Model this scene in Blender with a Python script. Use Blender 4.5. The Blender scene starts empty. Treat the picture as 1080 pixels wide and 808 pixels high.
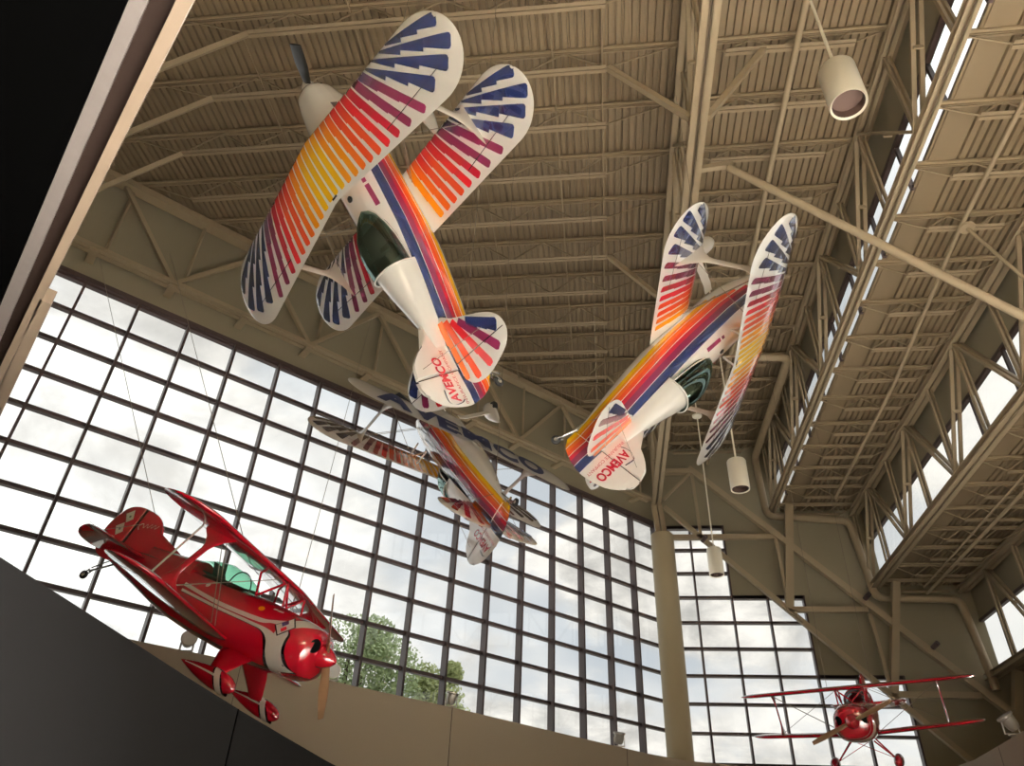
import bpy, bmesh, math, random
from mathutils import Vector, Matrix
random.seed(7)
scene = bpy.context.scene
COL = scene.collection
sin, cos, pi = math.sin, math.cos, math.pi

# ------------------------------------------------------------------ colour / materials
def lin(r, g, b):
    f = lambda v: (v/255/12.92 if v/255 <= .04045 else ((v/255+.055)/1.055)**2.4)
    return (f(r), f(g), f(b))
MATS = {}
def mat(name, rgb, rough=.5, metal=0., spec=.5, coat=0., noise=0., nscale=3., bump=0.):
    if name in MATS: return MATS[name]
    m = bpy.data.materials.new(name); m.use_nodes = True
    nt = m.node_tree; b = nt.nodes['Principled BSDF']
    c = lin(*rgb)
    b.inputs['Base Color'].default_value = (*c, 1)
    b.inputs['Roughness'].default_value = rough
    b.inputs['Metallic'].default_value = metal
    b.inputs['Specular IOR Level'].default_value = spec
    b.inputs['Coat Weight'].default_value = coat
    b.inputs['Coat Roughness'].default_value = .08
    if noise or bump:
        tc = nt.nodes.new('ShaderNodeTexCoord'); n = nt.nodes.new('ShaderNodeTexNoise')
        n.inputs['Scale'].default_value = nscale; n.inputs['Detail'].default_value = 5
        nt.links.new(tc.outputs['Object'], n.inputs['Vector'])
        if noise:
            mx = nt.nodes.new('ShaderNodeMix'); mx.data_type = 'RGBA'
            mx.inputs[6].default_value = (*[v*(1-noise) for v in c], 1)
            mx.inputs[7].default_value = (*[min(1, v*(1+noise)) for v in c], 1)
            nt.links.new(n.outputs['Fac'], mx.inputs[0]); nt.links.new(mx.outputs[2], b.inputs['Base Color'])
        if bump:
            bp = nt.nodes.new('ShaderNodeBump'); bp.inputs['Strength'].default_value = bump
            bp.inputs['Distance'].default_value = .02
            nt.links.new(n.outputs['Fac'], bp.inputs['Height']); nt.links.new(bp.outputs['Normal'], b.inputs['Normal'])
    MATS[name] = m
    return m
def paint_mat(name, rough=.22, coat=1.):
    m = bpy.data.materials.new(name); m.use_nodes = True
    nt = m.node_tree; b = nt.nodes['Principled BSDF']
    a = nt.nodes.new('ShaderNodeAttribute'); a.attribute_name = 'paint'
    nt.links.new(a.outputs['Color'], b.inputs['Base Color'])
    b.inputs['Roughness'].default_value = rough
    b.inputs['Coat Weight'].default_value = coat; b.inputs['Coat Roughness'].default_value = .03; b.inputs['Coat IOR'].default_value = 1.75
    MATS[name] = m
    return m
def glass_mat(name, tint, refl=.06, rough=.0, gcol=(1, 1, 1)):
    m = bpy.data.materials.new(name); m.use_nodes = True
    nt = m.node_tree
    for n in list(nt.nodes): nt.nodes.remove(n)
    out = nt.nodes.new('ShaderNodeOutputMaterial'); tr = nt.nodes.new('ShaderNodeBsdfTransparent')
    gl = nt.nodes.new('ShaderNodeBsdfGlossy'); mx = nt.nodes.new('ShaderNodeMixShader')
    lw = nt.nodes.new('ShaderNodeLayerWeight'); lw.inputs['Blend'].default_value = .5
    ml = nt.nodes.new('ShaderNodeMath'); ml.operation = 'POWER'; ml.inputs[1].default_value = 4.5
    cl = nt.nodes.new('ShaderNodeMapRange'); cl.inputs[3].default_value = refl; cl.inputs[4].default_value = .75
    tr.inputs['Color'].default_value = (*tint, 1); gl.inputs['Roughness'].default_value = rough; gl.inputs['Color'].default_value = (*gcol, 1)
    nt.links.new(lw.outputs['Facing'], ml.inputs[0]); nt.links.new(ml.outputs[0], cl.inputs[0]); nt.links.new(cl.outputs[0], mx.inputs[0])
    nt.links.new(tr.outputs[0], mx.inputs[1]); nt.links.new(gl.outputs[0], mx.inputs[2]); nt.links.new(mx.outputs[0], out.inputs[0])
    MATS[name] = m
    return m

PAINT = paint_mat('aircraft_paint')
PAINT_MATTE = paint_mat('lettering_vinyl', .6, 0.)
STEEL = mat('tan_steel', (158, 141, 114), .55, noise=.08, nscale=2)
STEEL2 = mat('tan_joist', (143, 126, 100), .6, noise=.08, nscale=2)
DECK = mat('tan_deck', (124, 107, 82), .6, noise=.07, nscale=1.2)
WALLT = mat('tan_wall', (142, 133, 110), .85, noise=.06, nscale=.5)
PARA = mat('cream_parapet', (142, 128, 108), .8, noise=.04, nscale=.6)
COLM = mat('column_paint', (190, 174, 140), .6, noise=.04, nscale=1)
FLOORM = mat('floor_carpet', (158, 154, 148), .9, noise=.15, nscale=4)
BRONZE = mat('dark_bronze', (70, 55, 53), .45, spec=.5)
DARKW = mat('charcoal_panel', (14, 13, 13), .9, spec=.08, noise=.05, nscale=2)
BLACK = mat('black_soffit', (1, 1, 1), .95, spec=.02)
GREYT = mat('grey_trim', (88, 81, 78), .7, noise=.1, nscale=14)
BROWN = mat('brown_channel', (28, 16, 10), .8, spec=.2)
CREAM = mat('cream_fascia', (110, 95, 80), .7)
LAMPM = mat('lamp_shell', (240, 232, 212), .4, coat=.2)
LAMPIN = mat('lamp_inside', (62, 44, 36), .6)
CHROME = mat('bright_steel', (200, 200, 198), .25, metal=1)
RUBBER = mat('rubber', (22, 22, 22), .7)
BLACKP = mat('black_blade', (20, 20, 20), .3)
WOOD = mat('laminated_wood', (118, 88, 62), .35, coat=.4, noise=.15, nscale=9)
WIRE = mat('steel_wire', (120, 112, 98), .5, metal=.4)
CABLE = mat('grey_cable', (120, 108, 90), .6)
INTAKE = mat('dark_intake', (3, 3, 3), .9, spec=.05)
SEAT = mat('dark_cockpit', (30, 30, 30), .8)
GLASS = glass_mat('window_glass', (.93, .95, .95), .05)
CANOPY_D = glass_mat('smoke_canopy', (.05, .11, .10), .20, 0., (.62, .86, .80))
CANOPY_G = glass_mat('green_canopy', (.50, .80, .66), .06)
CANOPY_C = glass_mat('grey_canopy', (.25, .30, .30), .08)
LEAF = mat('leaf', (150, 168, 120), .6, noise=.3, nscale=.7)
LEAF2 = mat('leaf_yellowgreen', (170, 180, 126), .6, noise=.3, nscale=.7)
BARK = mat('bark', (70, 58, 46), .9)
LENS = mat('lamp_lens', (225, 225, 220), .15, coat=.6)
SILVER = mat('silver_housing', (196, 190, 180), .35, metal=.5)

# ------------------------------------------------------------------ mesh builder
class MB:
    def __init__(s): s.v = []; s.f = []; s.c = []; s.m = []
    def face(s, idx, col=None, mi=0): s.f.append(tuple(idx)); s.c.append(col); s.m.append(mi)
    def add(s, pts): b = len(s.v); s.v += [tuple(p) for p in pts]; return b
    def hexa(s, p, col=None, mi=0):          # 8 points: bottom 4 ccw, top 4 ccw
        b = s.add(p)
        for q in ((3, 2, 1, 0), (4, 5, 6, 7), (0, 1, 5, 4), (1, 2, 6, 5), (2, 3, 7, 6), (3, 0, 4, 7)):
            s.face([b+i for i in q], col, mi)
    def box(s, x0, x1, y0, y1, z0, z1, col=None, mi=0):
        s.hexa([(x0, y0, z0), (x1, y0, z0), (x1, y1, z0), (x0, y1, z0), (x0, y0, z1), (x1, y0, z1), (x1, y1, z1), (x0, y1, z1)], col, mi)
    def bar(s, p, q, w, h, up=(0, 0, 1), col=None, mi=0, off=(0, 0)):
        p = Vector(p); q = Vector(q); d = (q-p).normalized(); u = Vector(up)
        if abs(d.dot(u)) > .98: u = Vector((0, 1, 0))
        r = d.cross(u).normalized(); u = r.cross(d).normalized()
        o = r*off[0]+u*off[1]; a = r*w/2; b = u*h/2
        s.hexa([p+o-a-b, p+o+a-b, p+o+a+b, p+o-a+b, q+o-a-b, q+o+a-b, q+o+a+b, q+o-a+b], col, mi)
    def tube(s, pts, r, n=8, col=None, mi=0, caps=True, flat=1.):
        pts = [Vector(p) for p in pts]; rings = []; up = None
        for i, p in enumerate(pts):
            d = ((pts[min(i+1, len(pts)-1)]-p).normalized()+(p-pts[max(i-1, 0)]).normalized()).normalized()
            if up is None:
                up = Vector((0, 0, 1)) if abs(d.z) < .9 else Vector((1, 0, 0))
            a = d.cross(up).normalized(); b = a.cross(d).normalized(); up = b
            rr = r[i] if isinstance(r, (list, tuple)) else r
            rings.append(s.add([p+(a*cos(2*pi*k/n)+b*sin(2*pi*k/n)*flat)*rr for k in range(n)]))
        for i in range(len(rings)-1):
            for k in range(n):
                s.face((rings[i]+k, rings[i]+(k+1) % n, rings[i+1]+(k+1) % n, rings[i+1]+k), col, mi)
        if caps:
            s.face([rings[0]+k for k in range(n)][::-1], col, mi); s.face([rings[-1]+k for k in range(n)], col, mi)
    def loft(s, rings, colf=None, cap0=True, cap1=True, closed=True, mi=0):
        n = len(rings[0]); bs = [s.add(r) for r in rings]
        for i in range(len(bs)-1):
            for k in range(n if closed else n-1):
                s.face((bs[i]+k, bs[i]+(k+1) % n, bs[i+1]+(k+1) % n, bs[i+1]+k), colf(i, k) if colf else None, mi)
        if cap0: s.face([bs[0]+k for k in range(n)][::-1], colf(0, 0) if colf else None, mi)
        if cap1: s.face([bs[-1]+k for k in range(n)], colf(len(bs)-2, 0) if colf else None, mi)
    def lathe(s, prof, o=(0, 0, 0), axis=2, n=24, col=None, mi=0, cap=False):
        rings = []
        for r, z in prof:
            ring = []
            for k in range(n):
                a = 2*pi*k/n; p = [0, 0, 0]
                p[axis] = z; p[(axis+1) % 3] = r*cos(a); p[(axis+2) % 3] = r*sin(a)
                ring.append((p[0]+o[0], p[1]+o[1], p[2]+o[2]))
            rings.append(ring)
        s.loft(rings, (lambda i, k: col), cap, cap, True, mi)
    def build(s, name, mats, parent=None, smooth=True, ang=38, recalc=True):
        me = bpy.data.meshes.new(name); me.from_pydata(s.v, [], s.f); me.update()
        if recalc:
            bm = bmesh.new(); bm.from_mesh(me); bmesh.ops.recalc_face_normals(bm, faces=bm.faces); bm.to_mesh(me); bm.free()
        for m in (mats if isinstance(mats, (list, tuple)) else [mats]): me.materials.append(m)
        if any(s.m): me.polygons.foreach_set('material_index', s.m)
        if any(c is not None for c in s.c):
            at = me.color_attributes.new('paint', 'FLOAT_COLOR', 'CORNER')
            buf = []
            for p in me.polygons:
                c = s.c[p.index] or (.8, .8, .8)
                if isinstance(c[0], (tuple, list)):       # colour per original vertex of the face
                    d = {v: cc for v, cc in zip(s.f[p.index], c)}
                    for vi in p.vertices: buf += [*d[vi], 1]
                else: buf += [*c, 1]*len(p.vertices)
            at.data.foreach_set('color', buf)
        if smooth:
            me.shade_smooth(); me.set_sharp_from_angle(angle=math.radians(ang))
        o = bpy.data.objects.new(name, me); COL.objects.link(o)
        if parent: o.parent = parent
        return o

def tag(o, label, cat, group=None):
    o['label'] = label; o['category'] = cat
    if group: o['group'] = group
    return o
def thing(name, label, cat, loc=(0, 0, 0), group=None):
    o = bpy.data.objects.new(name, None); COL.objects.link(o); o.location = loc; o.empty_display_size = .2
    return tag(o, label, cat, group)
def struct(o):
    o['kind'] = 'structure'; return o
def copy_tree(o, parent=None):
    c = o.copy(); COL.objects.link(c); c.parent = parent
    for ch in list(o.children): copy_tree(ch, c)
    return c
ORD = ['first', 'second', 'third', 'fourth', 'fifth', 'sixth', 'seventh', 'eighth', 'ninth', 'tenth', 'eleventh', 'twelfth', 'thirteenth', 'fourteenth', 'fifteenth', 'sixteenth']

# ------------------------------------------------------------------ camera
PITCH, ROLL, YAW, FPX = .61744, .04603, .13298, 790.98
cp, sp = cos(PITCH), sin(PITCH)
r0 = Vector((1, 0, 0)); u0 = Vector((0, -sp, cp)); f0 = Vector((0, cp, sp))
rr = r0*cos(ROLL)+u0*sin(ROLL); uu = -r0*sin(ROLL)+u0*cos(ROLL)
Zr = Matrix.Rotation(YAW, 3, 'Z'); rr = Zr@rr; uu = Zr@uu; ff = Zr@f0
cam = bpy.data.cameras.new('camera'); camo = bpy.data.objects.new('camera', cam); COL.objects.link(camo)
camo.matrix_world = Matrix(((rr.x, uu.x, -ff.x, 0), (rr.y, uu.y, -ff.y, 0), (rr.z, uu.z, -ff.z, 1.6), (0, 0, 0, 1)))
cam.sensor_width = 36; cam.lens = FPX/1080*36; cam.sensor_fit = 'HORIZONTAL'; cam.clip_end = 500; cam.clip_start = .05
scene.camera = camo

# ================================================================== BUILDING
Z_TOP, Z_SILL = 15.26, 5.26
YE = 29.91                                   # end wall
S2 = math.sqrt(.5)
LW0 = Vector((-14.72, 12.764, 0)); LWD = Vector((S2, S2, 0)); LWN = Vector((S2, -S2, 0))   # window wall start, direction, inward normal
def lw(t, off, z): p = LW0+LWD*t+LWN*off; return Vector((p.x, p.y, z))
XA, XB, XC, XD, XE = 2.45, 7.2, 10.5, 13.8, 17.1
DK = {'high': 19.05, 'B': 15.95, 'C': 12.7, 'D': 9.5}

# ---- floor
b = MB(); b.box(-30, 24, -16, 34, -.3, 0); struct(b.build('floor', FLOORM, smooth=False))
# mezzanine floors behind the parapets
b = MB()
def slab(poly, z0, z1, mb):
    n = len(poly); a = mb.add([(x, y, z0) for x, y in poly]); c = mb.add([(x, y, z1) for x, y in poly])
    mb.face([a+i for i in range(n)][::-1]); mb.face([c+i for i in range(n)])
    for i in range(n): mb.face((a+i, a+(i+1) % n, c+(i+1) % n, c+i))
PAR = [(-14.6, 7.1), (-11.0, 10.8), (-8.5, 13.35), (-7.82, 14.0), (-6.41, 15.35), (-5.74, 16.0), (-3.43, 18.4), (-.92, 21.3), (1.2, 23.7), (2.4, 24.75), (3.6, 25.2), (5.0, 25.42), (6.4, 25.5), (8.0, 25.4), (9.1, 25.1), (9.8, 24.5), (9.9, 23.6), (9.72, 21.6), (9.55, 19.7), (9.45, 16.5), (9.4, 12.0)]
slab([(x-.06, y+.07) if x < 3 else (x, y+.09) if x < 9 else (x+.09, y) for x, y in PAR]+[(16.6, 12), (17, YE), (2.43, YE), (-14.7, 12.8), (-16.5, 9.5)], 4.1, 4.4, b)
struct(b.build('floor_mezzanine', FLOORM, smooth=False))
# ---- window wall (left): solid wall above and below the glass
b = MB()
def wallseg(mb, t0, t1, z0, z1, th=.3):
    mb.hexa([lw(t0, 0, z0), lw(t1, 0, z0), lw(t1, -th, z0), lw(t0, -th, z0), lw(t0, 0, z1), lw(t1, 0, z1), lw(t1, -th, z1), lw(t0, -th, z1)])
TEND = 24.25; PW = 1.41579
wallseg(b, -1.5, TEND, 0, Z_SILL); wallseg(b, -1.5, TEND, Z_TOP+.08, 19.3)
struct(b.build('wall_left', WALLT, smooth=False))
b = MB()                                      # drip moulding under the upper wall
b.hexa([lw(-1.5, .12, Z_TOP+.02), lw(TEND, .12, Z_TOP+.02), lw(TEND, -.02, Z_TOP+.02), lw(-1.5, -.02, Z_TOP+.02), lw(-1.5, .12, Z_TOP+.16), lw(TEND, .12, Z_TOP+.16), lw(TEND, -.02, Z_TOP+.16), lw(-1.5, -.02, Z_TOP+.16)])
struct(b.build('trim_1', BRONZE, smooth=False))
# ---- curtain wall windows
def lbar(mb, t0, t1, o0, o1, z0, z1):
    mb.hexa([lw(t0, o1, z0), lw(t1, o1, z0), lw(t1, o0, z0), lw(t0, o0, z0), lw(t0, o1, z1), lw(t1, o1, z1), lw(t1, o0, z1), lw(t0, o0, z1)])
w1 = MB()
for c in range(0, 18): lbar(w1, c*PW-.035, c*PW+.035, -.12, .17, Z_SILL, Z_TOP)
for k in range(11): lbar(w1, -1.4, TEND, -.12, .035, Z_TOP-k-.05, Z_TOP-k+.05)
W1 = struct(w1.build('window_1', BRONZE, smooth=False))
g = MB(); a = g.add([lw(-1.4, -.05, Z_SILL), lw(TEND, -.05, Z_SILL), lw(TEND, -.05, Z_TOP), lw(-1.4, -.05, Z_TOP)]); g.face((a, a+1, a+2, a+3))
g.build('window_glass', GLASS, W1, smooth=False)
# ---- end wall with its stepped window
b = MB()
for x0, x1, z0, z1 in ((2.2, 5.19, 15.24, 19.3), (5.19, 7.75, 12.24, 19.3), (7.75, 7.93, 12.24, 16.2), (7.93, 10.92, 9.24, 16.2), (10.92, 11.05, 9, 16.2), (11.05, 14.35, 0, 12.95), (14.35, 17.8, 0, 9.75), (10.92, 11.05, 0, 9), (2.2, 10.92, 0, 5.2)):
    b.box(x0, x1, YE, YE+.3, z0, z1)
struct(b.build('wall_end', WALLT, smooth=False))
w2 = MB(); g = MB(); X0, PX = 3.8074, 1.3702
SEG = [(2.437, X0+PX, 15.219), (X0+PX, X0+3*PX, 12.219), (X0+3*PX, 10.9, 9.219)]
def ebar(x0, x1, z0, z1, d=.07): w2.box(x0, x1, YE-d, YE+.15, z0, z1)
for c in range(-1, 5):
    x = X0+c*PX; top = [s[2] for s in SEG if s[0]-.01 <= x <= s[1]+.01][0]
    ebar(x-.035, x+.035, 5.2, top, .10)
ebar(10.87, 10.94, 5.2, 9.25, .1)
for k in range(11):
    z = 15.219-k; xr = 5.177 if z > 12.3 else (7.917 if z > 9.3 else 10.9)
    ebar(2.437, xr, z-.045, z+.045)
for x0, x1, zt in SEG:
    ebar(x0, x1+.05, zt-.07, zt+.07); a = g.add([(x0, YE+.05, 5.2), (x1, YE+.05, 5.2), (x1, YE+.05, zt), (x0, YE+.05, zt)]); g.face((a, a+1, a+2, a+3))
W2 = struct(w2.build('window_2', BRONZE, smooth=False)); g.build('window_glass', GLASS, W2, smooth=False)
# ---- hall side wall behind the soffit, back and right walls
b = MB()
def diag(n, s, z): return (S2*n-S2*s, S2*n+S2*s, z)     # n: along (1,1), s: along (-1,1)
def dbox(mb, n0, n1, s0, s1, z0, z1):
    mb.hexa([diag(n0, s0, z0), diag(n1, s0, z0), diag(n1, s1, z0), diag(n0, s1, z0), diag(n0, s0, z1), diag(n1, s0, z1), diag(n1, s1, z1), diag(n0, s1, z1)])
dbox(b, -1.75, -1.5, -9.9, 19.5, 5.3, 19.3)
struct(b.build('wall_side', WALLT, smooth=False))
b = MB(); b.box(5.2, 17.8, -8.5, -8.2, 0, 19.3); struct(b.build('wall_back', WALLT, smooth=False))
b = MB(); b.box(17.5, 17.8, -8.5, YE+.3, 0, 9.75); struct(b.build('wall_right', WALLT, smooth=False))
b = MB(); dbox(b, -6.2, -6, -9.9, 19.5, 0, 5.4); dbox(b, -6.2, -.2, -10.2, -9.9, 0, 5.4); dbox(b, -6.2, -1.5, 19.5, 19.8, 0, 5.4)
struct(b.build('wall_corridor', DARKW, smooth=False))

# ---- corrugated roof decks
def deck(name, x0, x1, z, ylo, yhi, th=.085):
    mb = MB(); P = .186; x = x0; prof = []
    while x < x1:
        prof += [(x, z), (x+.108, z), (x+.122, z+.075), (x+.172, z+.075)]; x += P
    prof = [p for p in prof if p[0] <= x1]; prof.append((x1, z))
    A = []; B2 = []
    for px, pz in prof:
        A.append((px, ylo(px), pz)); B2.append((px, yhi(px), pz))
    a = mb.add(A); c = mb.add(B2); n = len(prof)
    for i in range(n-1): mb.face((a+i, a+i+1, c+i+1, c+i))
    # roof above
    xs = [x0+(x1-x0)*i/40 for i in range(41)]
    a = mb.add([(q, ylo(q), z+th) for q in xs]); c = mb.add([(q, yhi(q), z+th) for q in xs])
    for i in range(40): mb.face((a+i, a+i+1, c+i+1, c+i))
    return struct(mb.build(name, DECK, smooth=False, recalc=False))
deck('ceiling', -15.0, 7.75, DK['high'], lambda x: max(-8.3, -2.2-x), lambda x: min(YE+.1, x+27.5))
deck('ceiling_middle', 7.63, 11.05, DK['B'], lambda x: -8.3, lambda x: YE+.1)
deck('ceiling_lower', 10.85, 14.35, DK['C'], lambda x: -8.3, lambda x: YE+.1)
deck('ceiling_lowest', 14.15, 17.8, DK['D'], lambda x: -8.3, lambda x: YE+.1)

# ---- clerestories: wall over glass, glass with mullions, smooth curb panel below
def clerestory(i, xg, zb, zt, ztop, zdeck):
    mb = MB(); mb.box(xg, xg+.12, -8.3, YE, zt+.05, ztop); struct(mb.build('wall_clerestory_%d' % i, WALLT, smooth=False))
    mb = MB()
    mb.box(xg-.04, xg+.1, -8.3, YE, zt-.03, zt+.08)
    y = -7.5
    while y < YE: mb.box(xg-.02, xg+.08, y-.04, y+.04, zb, zt); y += 2.24
    W = struct(mb.build('window_%d' % (i+2), BRONZE, smooth=False))
    g = MB(); a = g.add([(xg+.03, -8.3, zb), (xg+.03, YE, zb), (xg+.03, YE, zt), (xg+.03, -8.3, zt)]); g.face((a, a+1, a+2, a+3)); g.build('window_glass', GLASS, W, smooth=False)
    mb = MB(); mb.box(xg+.10, xg+.60, -8.3, YE, zdeck-.03, zdeck+.0); struct(mb.build('trim_%d' % (i+1), DECK, smooth=False))
clerestory(1, 7.6, 15.93, 17.48, 19.2, DK['B'])
clerestory(2, 10.9, 12.8, 14.48, 16.1, DK['C'])
clerestory(3, 14.2, 9.65, 11.3, 12.9, DK['D'])

# ---- roof trusses (girders running to the end wall)
def truss(x, zb, zt, y0, y1, label, nodes0, step=4.5, w=.36):
    t = thing('roof_truss', label, 'roof truss', (x, y1, zb), 'roof trusses')
    def P(name, fn):
        m = MB(); fn(m); m.v = [(px-x, py-y1, pz-zb) for px, py, pz in m.v]
        return m.build(name, STEEL, t, smooth=False)
    for nm, z in (('bottom_chord', zb), ('top_chord', zt)):
        def chord(m, z=z):
            for s in (-1, 1):
                xx = x+s*(w/4+.015)
                m.box(xx-w/4+.01, xx+w/4-.01, y0, y1, z-.09, z-.06)
                m.box(x+s*.03-.015, x+s*.03+.015, y0, y1, z-.09, z+.12)
            m.box(x-w/2, x+w/2, y0, y1, z+.1, z+.12)
        P(nm, chord)
    k = 0; yn = nodes0
    while yn < y1+2:
        for dy in (-step/2, step/2):
            ya, yb_ = yn, yn+dy
            if y0 < yb_ < y1 and y0 < ya < y1:
                def d(m, ya=ya, yb_=yb_):
                    for s in (-1, 1):
                        m.bar((x+s*.09, ya+.12*(1 if dy > 0 else -1), zt-.08), (x+s*.09, yb_, zb+.1), .07, .1, (1, 0, 0))
                    m.bar((x-.1, (ya+yb_)/2, (zt+zb)/2), (x+.1, (ya+yb_)/2, (zt+zb)/2), .05, .1)
                P('diagonal_brace', d)
        for yy in (yn, yn+step/2):
            if y0 < yy < y1:
                def d(m, yy=yy):
                    for s in (-1, 1): m.bar((x+s*.06, yy, zt-.08), (x+s*.06, yy, zb+.1), .06, .09, (0, 1, 0))
                P('vertical_post', d)
        yn += step
    return t
truss(XA, 15.9, 18.74, 2., 29.2, 'tan steel roof truss above the two rightmost sunburst planes, ending on the round column', 4.2)
truss(XB, 15.72, 18.74, 2., 29.75, 'tan steel truss under the highest strip of clerestory windows', 4.2, 4.5, .25)
truss(XC, 12.45, 15.68, 8., 29.75, 'tan steel truss under the middle strip of clerestory windows', 9.4)
truss(XD, 9.2, 12.43, 14., 29.75, 'tan steel truss under the lowest clerestory strip at the right edge', 14.)
# truss along the window wall
def wall_truss():
    t = thing('perimeter_truss', 'tan steel truss running along the top of the big window wall', 'roof truss', lw(0, .5, 16.05))
    o = Vector(t.location)
    def P(name, fn, m_=STEEL):
        m = MB(); fn(m); m.v = [tuple(Vector(v)-o) for v in m.v]; return m.build(name, m_, t, smooth=False)
    zb, zt, T0, T1, of = 16.05, 18.75, .3, 23.4, .5
    def ch(m):
        for s in (-1, 1): m.bar(lw(T0, of+s*.1, zb), lw(T1, of+s*.1, zb), .16, .1); m.bar(lw(T0, of+s*.03, zb+.1), lw(T1, of+s*.03, zb+.1), .03, .16)
    P('bottom_chord', ch)
    P('top_chord', lambda m: m.bar(lw(T0, of, zt), lw(T1, of, zt), .36, .22))
    sp_ = 2.15; n = 0; tt = 1.25
    while tt < T1:
        if n % 2 == 0:
            for d in (-sp_, sp_):
                if T0 < tt+d < T1: P('diagonal_brace', lambda m, d=d: m.bar(lw(tt, of, zt-.1), lw(tt+d, of, zb+.05), .13, .12))
        P('vertical_post', lambda m: m.bar(lw(tt+.25, of-.1, zt-.1), lw(tt+.25, of-.1, zb+.05), .07, .08))
        P('wall_bracket', lambda m: m.bar(lw(tt, of+.12, zb-.09), lw(tt, -.02, zb-.09), .22, .08))
        tt += sp_; n += 1
    P('corner_plate', lambda m: m.bar(lw(T0-.25, .5, zb-.25), lw(T0+.2, .5, zb-.25), .5, .7))
wall_truss()
b = MB(); b.bar(diag(-1.25, 19.2, 15.95), diag(-1.25, -3, 15.95), .3, .3); b.bar(diag(-1.25, 19.2, 18.7), diag(-1.25, -3, 18.7), .3, .3)
for k in range(10): b.bar(diag(-1.25, 19-k*2.2, 15.95 if k % 2 else 18.7), diag(-1.25, 16.8-k*2.2, 18.7 if k % 2 else 15.95), .14, .14)
tag(b.build('perimeter_truss', STEEL, smooth=False), 'tan steel truss on the hall side wall, mostly behind the black soffit', 'roof truss')

# ---- bar joists
def joist(x0, x1, y, zt, zb, xb0, xb1, label, group):
    t = thing('bar_joist', label, 'roof joist', (x0, y, zb), group)
    m = MB()
    for s in (-1, 1): m.box(0, x1-x0, s*.05-.035, s*.05+.035, zt-zb-.04, zt-zb+.02); m.box(0, x1-x0, s*.02-.006, s*.02+.006, zt-zb-.09, zt-zb)
    m.build('top_chord', STEEL2, t, smooth=False)
    m = MB()
    for s in (-1, 1): m.box(xb0-x0, xb1-x0, s*.055-.042, s*.055+.042, -.014, .0); m.box(xb0-x0, xb1-x0, s*.02-.006, s*.02+.006, 0, .06)
    m.build('bottom_chord', STEEL2, t, smooth=False)
    m = MB(); h = zt-zb; n = max(2, int(round((xb1-xb0)/(h*1.15)))); dx = (xb1-xb0)/n
    for i in range(n):
        a = (xb0-x0+i*dx, 0, h-.05 if i % 2 else .03); c = (xb0-x0+(i+1)*dx, 0, .03 if i % 2 else h-.05)
        m.bar(a, c, .035, .035, (0, 1, 0))
    if xb0-x0 > .3: m.bar((xb0-x0, 0, .02), (max(0, xb0-x0-1.6), 0, h-.05), .03, .03, (0, 1, 0))
    if x1-xb1 > .3: m.bar((xb1-x0, 0, .02), (min(x1-x0, xb1-x0+1.8), 0, h-.05), .03, .03, (0, 1, 0))
    m.build('web', STEEL2, t, smooth=False)
    return t
JY = [8.78+1.57*k for k in range(14)]
N = len(JY)
for k, y in enumerate(JY):
    if y > YE-.4: continue
    lo = max(y-27.485+.25, -2.1-y+.3); bl = max(y-27.485+2.6, 1.0-y)
    if lo < XA-1:
        joist(lo, XA-.05, y, 18.97, 18.15, min(bl, 0), .52 if bl < 0 else 2., 'high roof joist left of the column truss, %s counted from the near end' % ORD[k], 'joists of the high roof')
    joist(XA+.05, XB-.05, y, 18.97, 18.45, XA+.9, XB-.9, 'short joist between column truss and highest clerestory, %s from near end' % ORD[k], 'joists right of the column truss')
    if y > 8: joist(XB+.1, XC+.15, y, 15.9, 15.42, XB+.9, XC-.7, 'joist between highest and middle clerestory, %s from the near end' % ORD[k], 'joists of the middle roof')
    if y > 13: joist(XC+.15, XD+.15, y, 12.66, 12.2, XC+.9, XD-.7, 'joist between middle and lowest clerestory, %s from the near end' % ORD[k-3], 'joists of the lower roof')
    if y > 19: joist(XD+.15, XE+.3, y, 9.46, 9.0, XD+.9, XE-.7, 'joist right of the lowest clerestory, %s from the near end' % ORD[k-7], 'joists of the lowest roof')
# bridging rods along the deck
for i, (x, z, y0, y1, lab) in enumerate(((-8.2, 18.75, 9, 19), (-5.4, 18.75, 7.5, 21.7), (-2.9, 18.75, 7.5, 24.3), (-.75, 18.75, 7.5, 26.4), (.45, 18.75, 7.5, 27.6)) and
        ((-8.2, 18.75, 9.2, 18.9, 'farthest left'), (-5.4, 18.75, 7.5, 21.6, 'second from left'), (-2.9, 18.75, 7.5, 24.2, 'third from left'), (-.75, 18.75, 7.5, 26.3, 'fourth from left'), (.45, 18.75, 7.5, 27.5, 'nearest the column truss'))):
    b = MB(); b.tube([(x, y0, z), (x, y1, z)], .025, 6)
    tag(b.build('bridging_rod', STEEL2), 'thin tan rod tying the high roof joists together, %s' % lab, 'rod', 'bridging rods')
def rodthing(name, pts, r, label, cat, group=None, m=STEEL, n=10):
    b = MB(); b.tube(pts, r, n); return tag(b.build(name, m), label, cat, group)
rodthing('conduit_pipe', [(4.9, 5, 18.2), (4.9, 29.8, 18.2)], .075, 'tan pipe under the roof beside the nearest hanging lamp', 'pipe')
rodthing('conduit_pipe', [(8.75, 6, 15.3), (8.75, 13.3, 15.3), (9.15, 20, 15.3), (9.2, 27.5, 15.3)], .05, 'tan pipe between the highest and middle clerestories', 'pipe')
rodthing('conduit_pipe', [(12.1, 14, 12.05), (12.2, 29, 12.05)], .05, 'tan pipe right of the middle clerestory, right one of a pair', 'pipe')
rodthing('conduit_pipe', [(11.7, 14, 12.1), (11.95, 28.5, 12.1)], .03, 'thin tan pipe right of the middle clerestory, left one of a pair', 'pipe')
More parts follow.
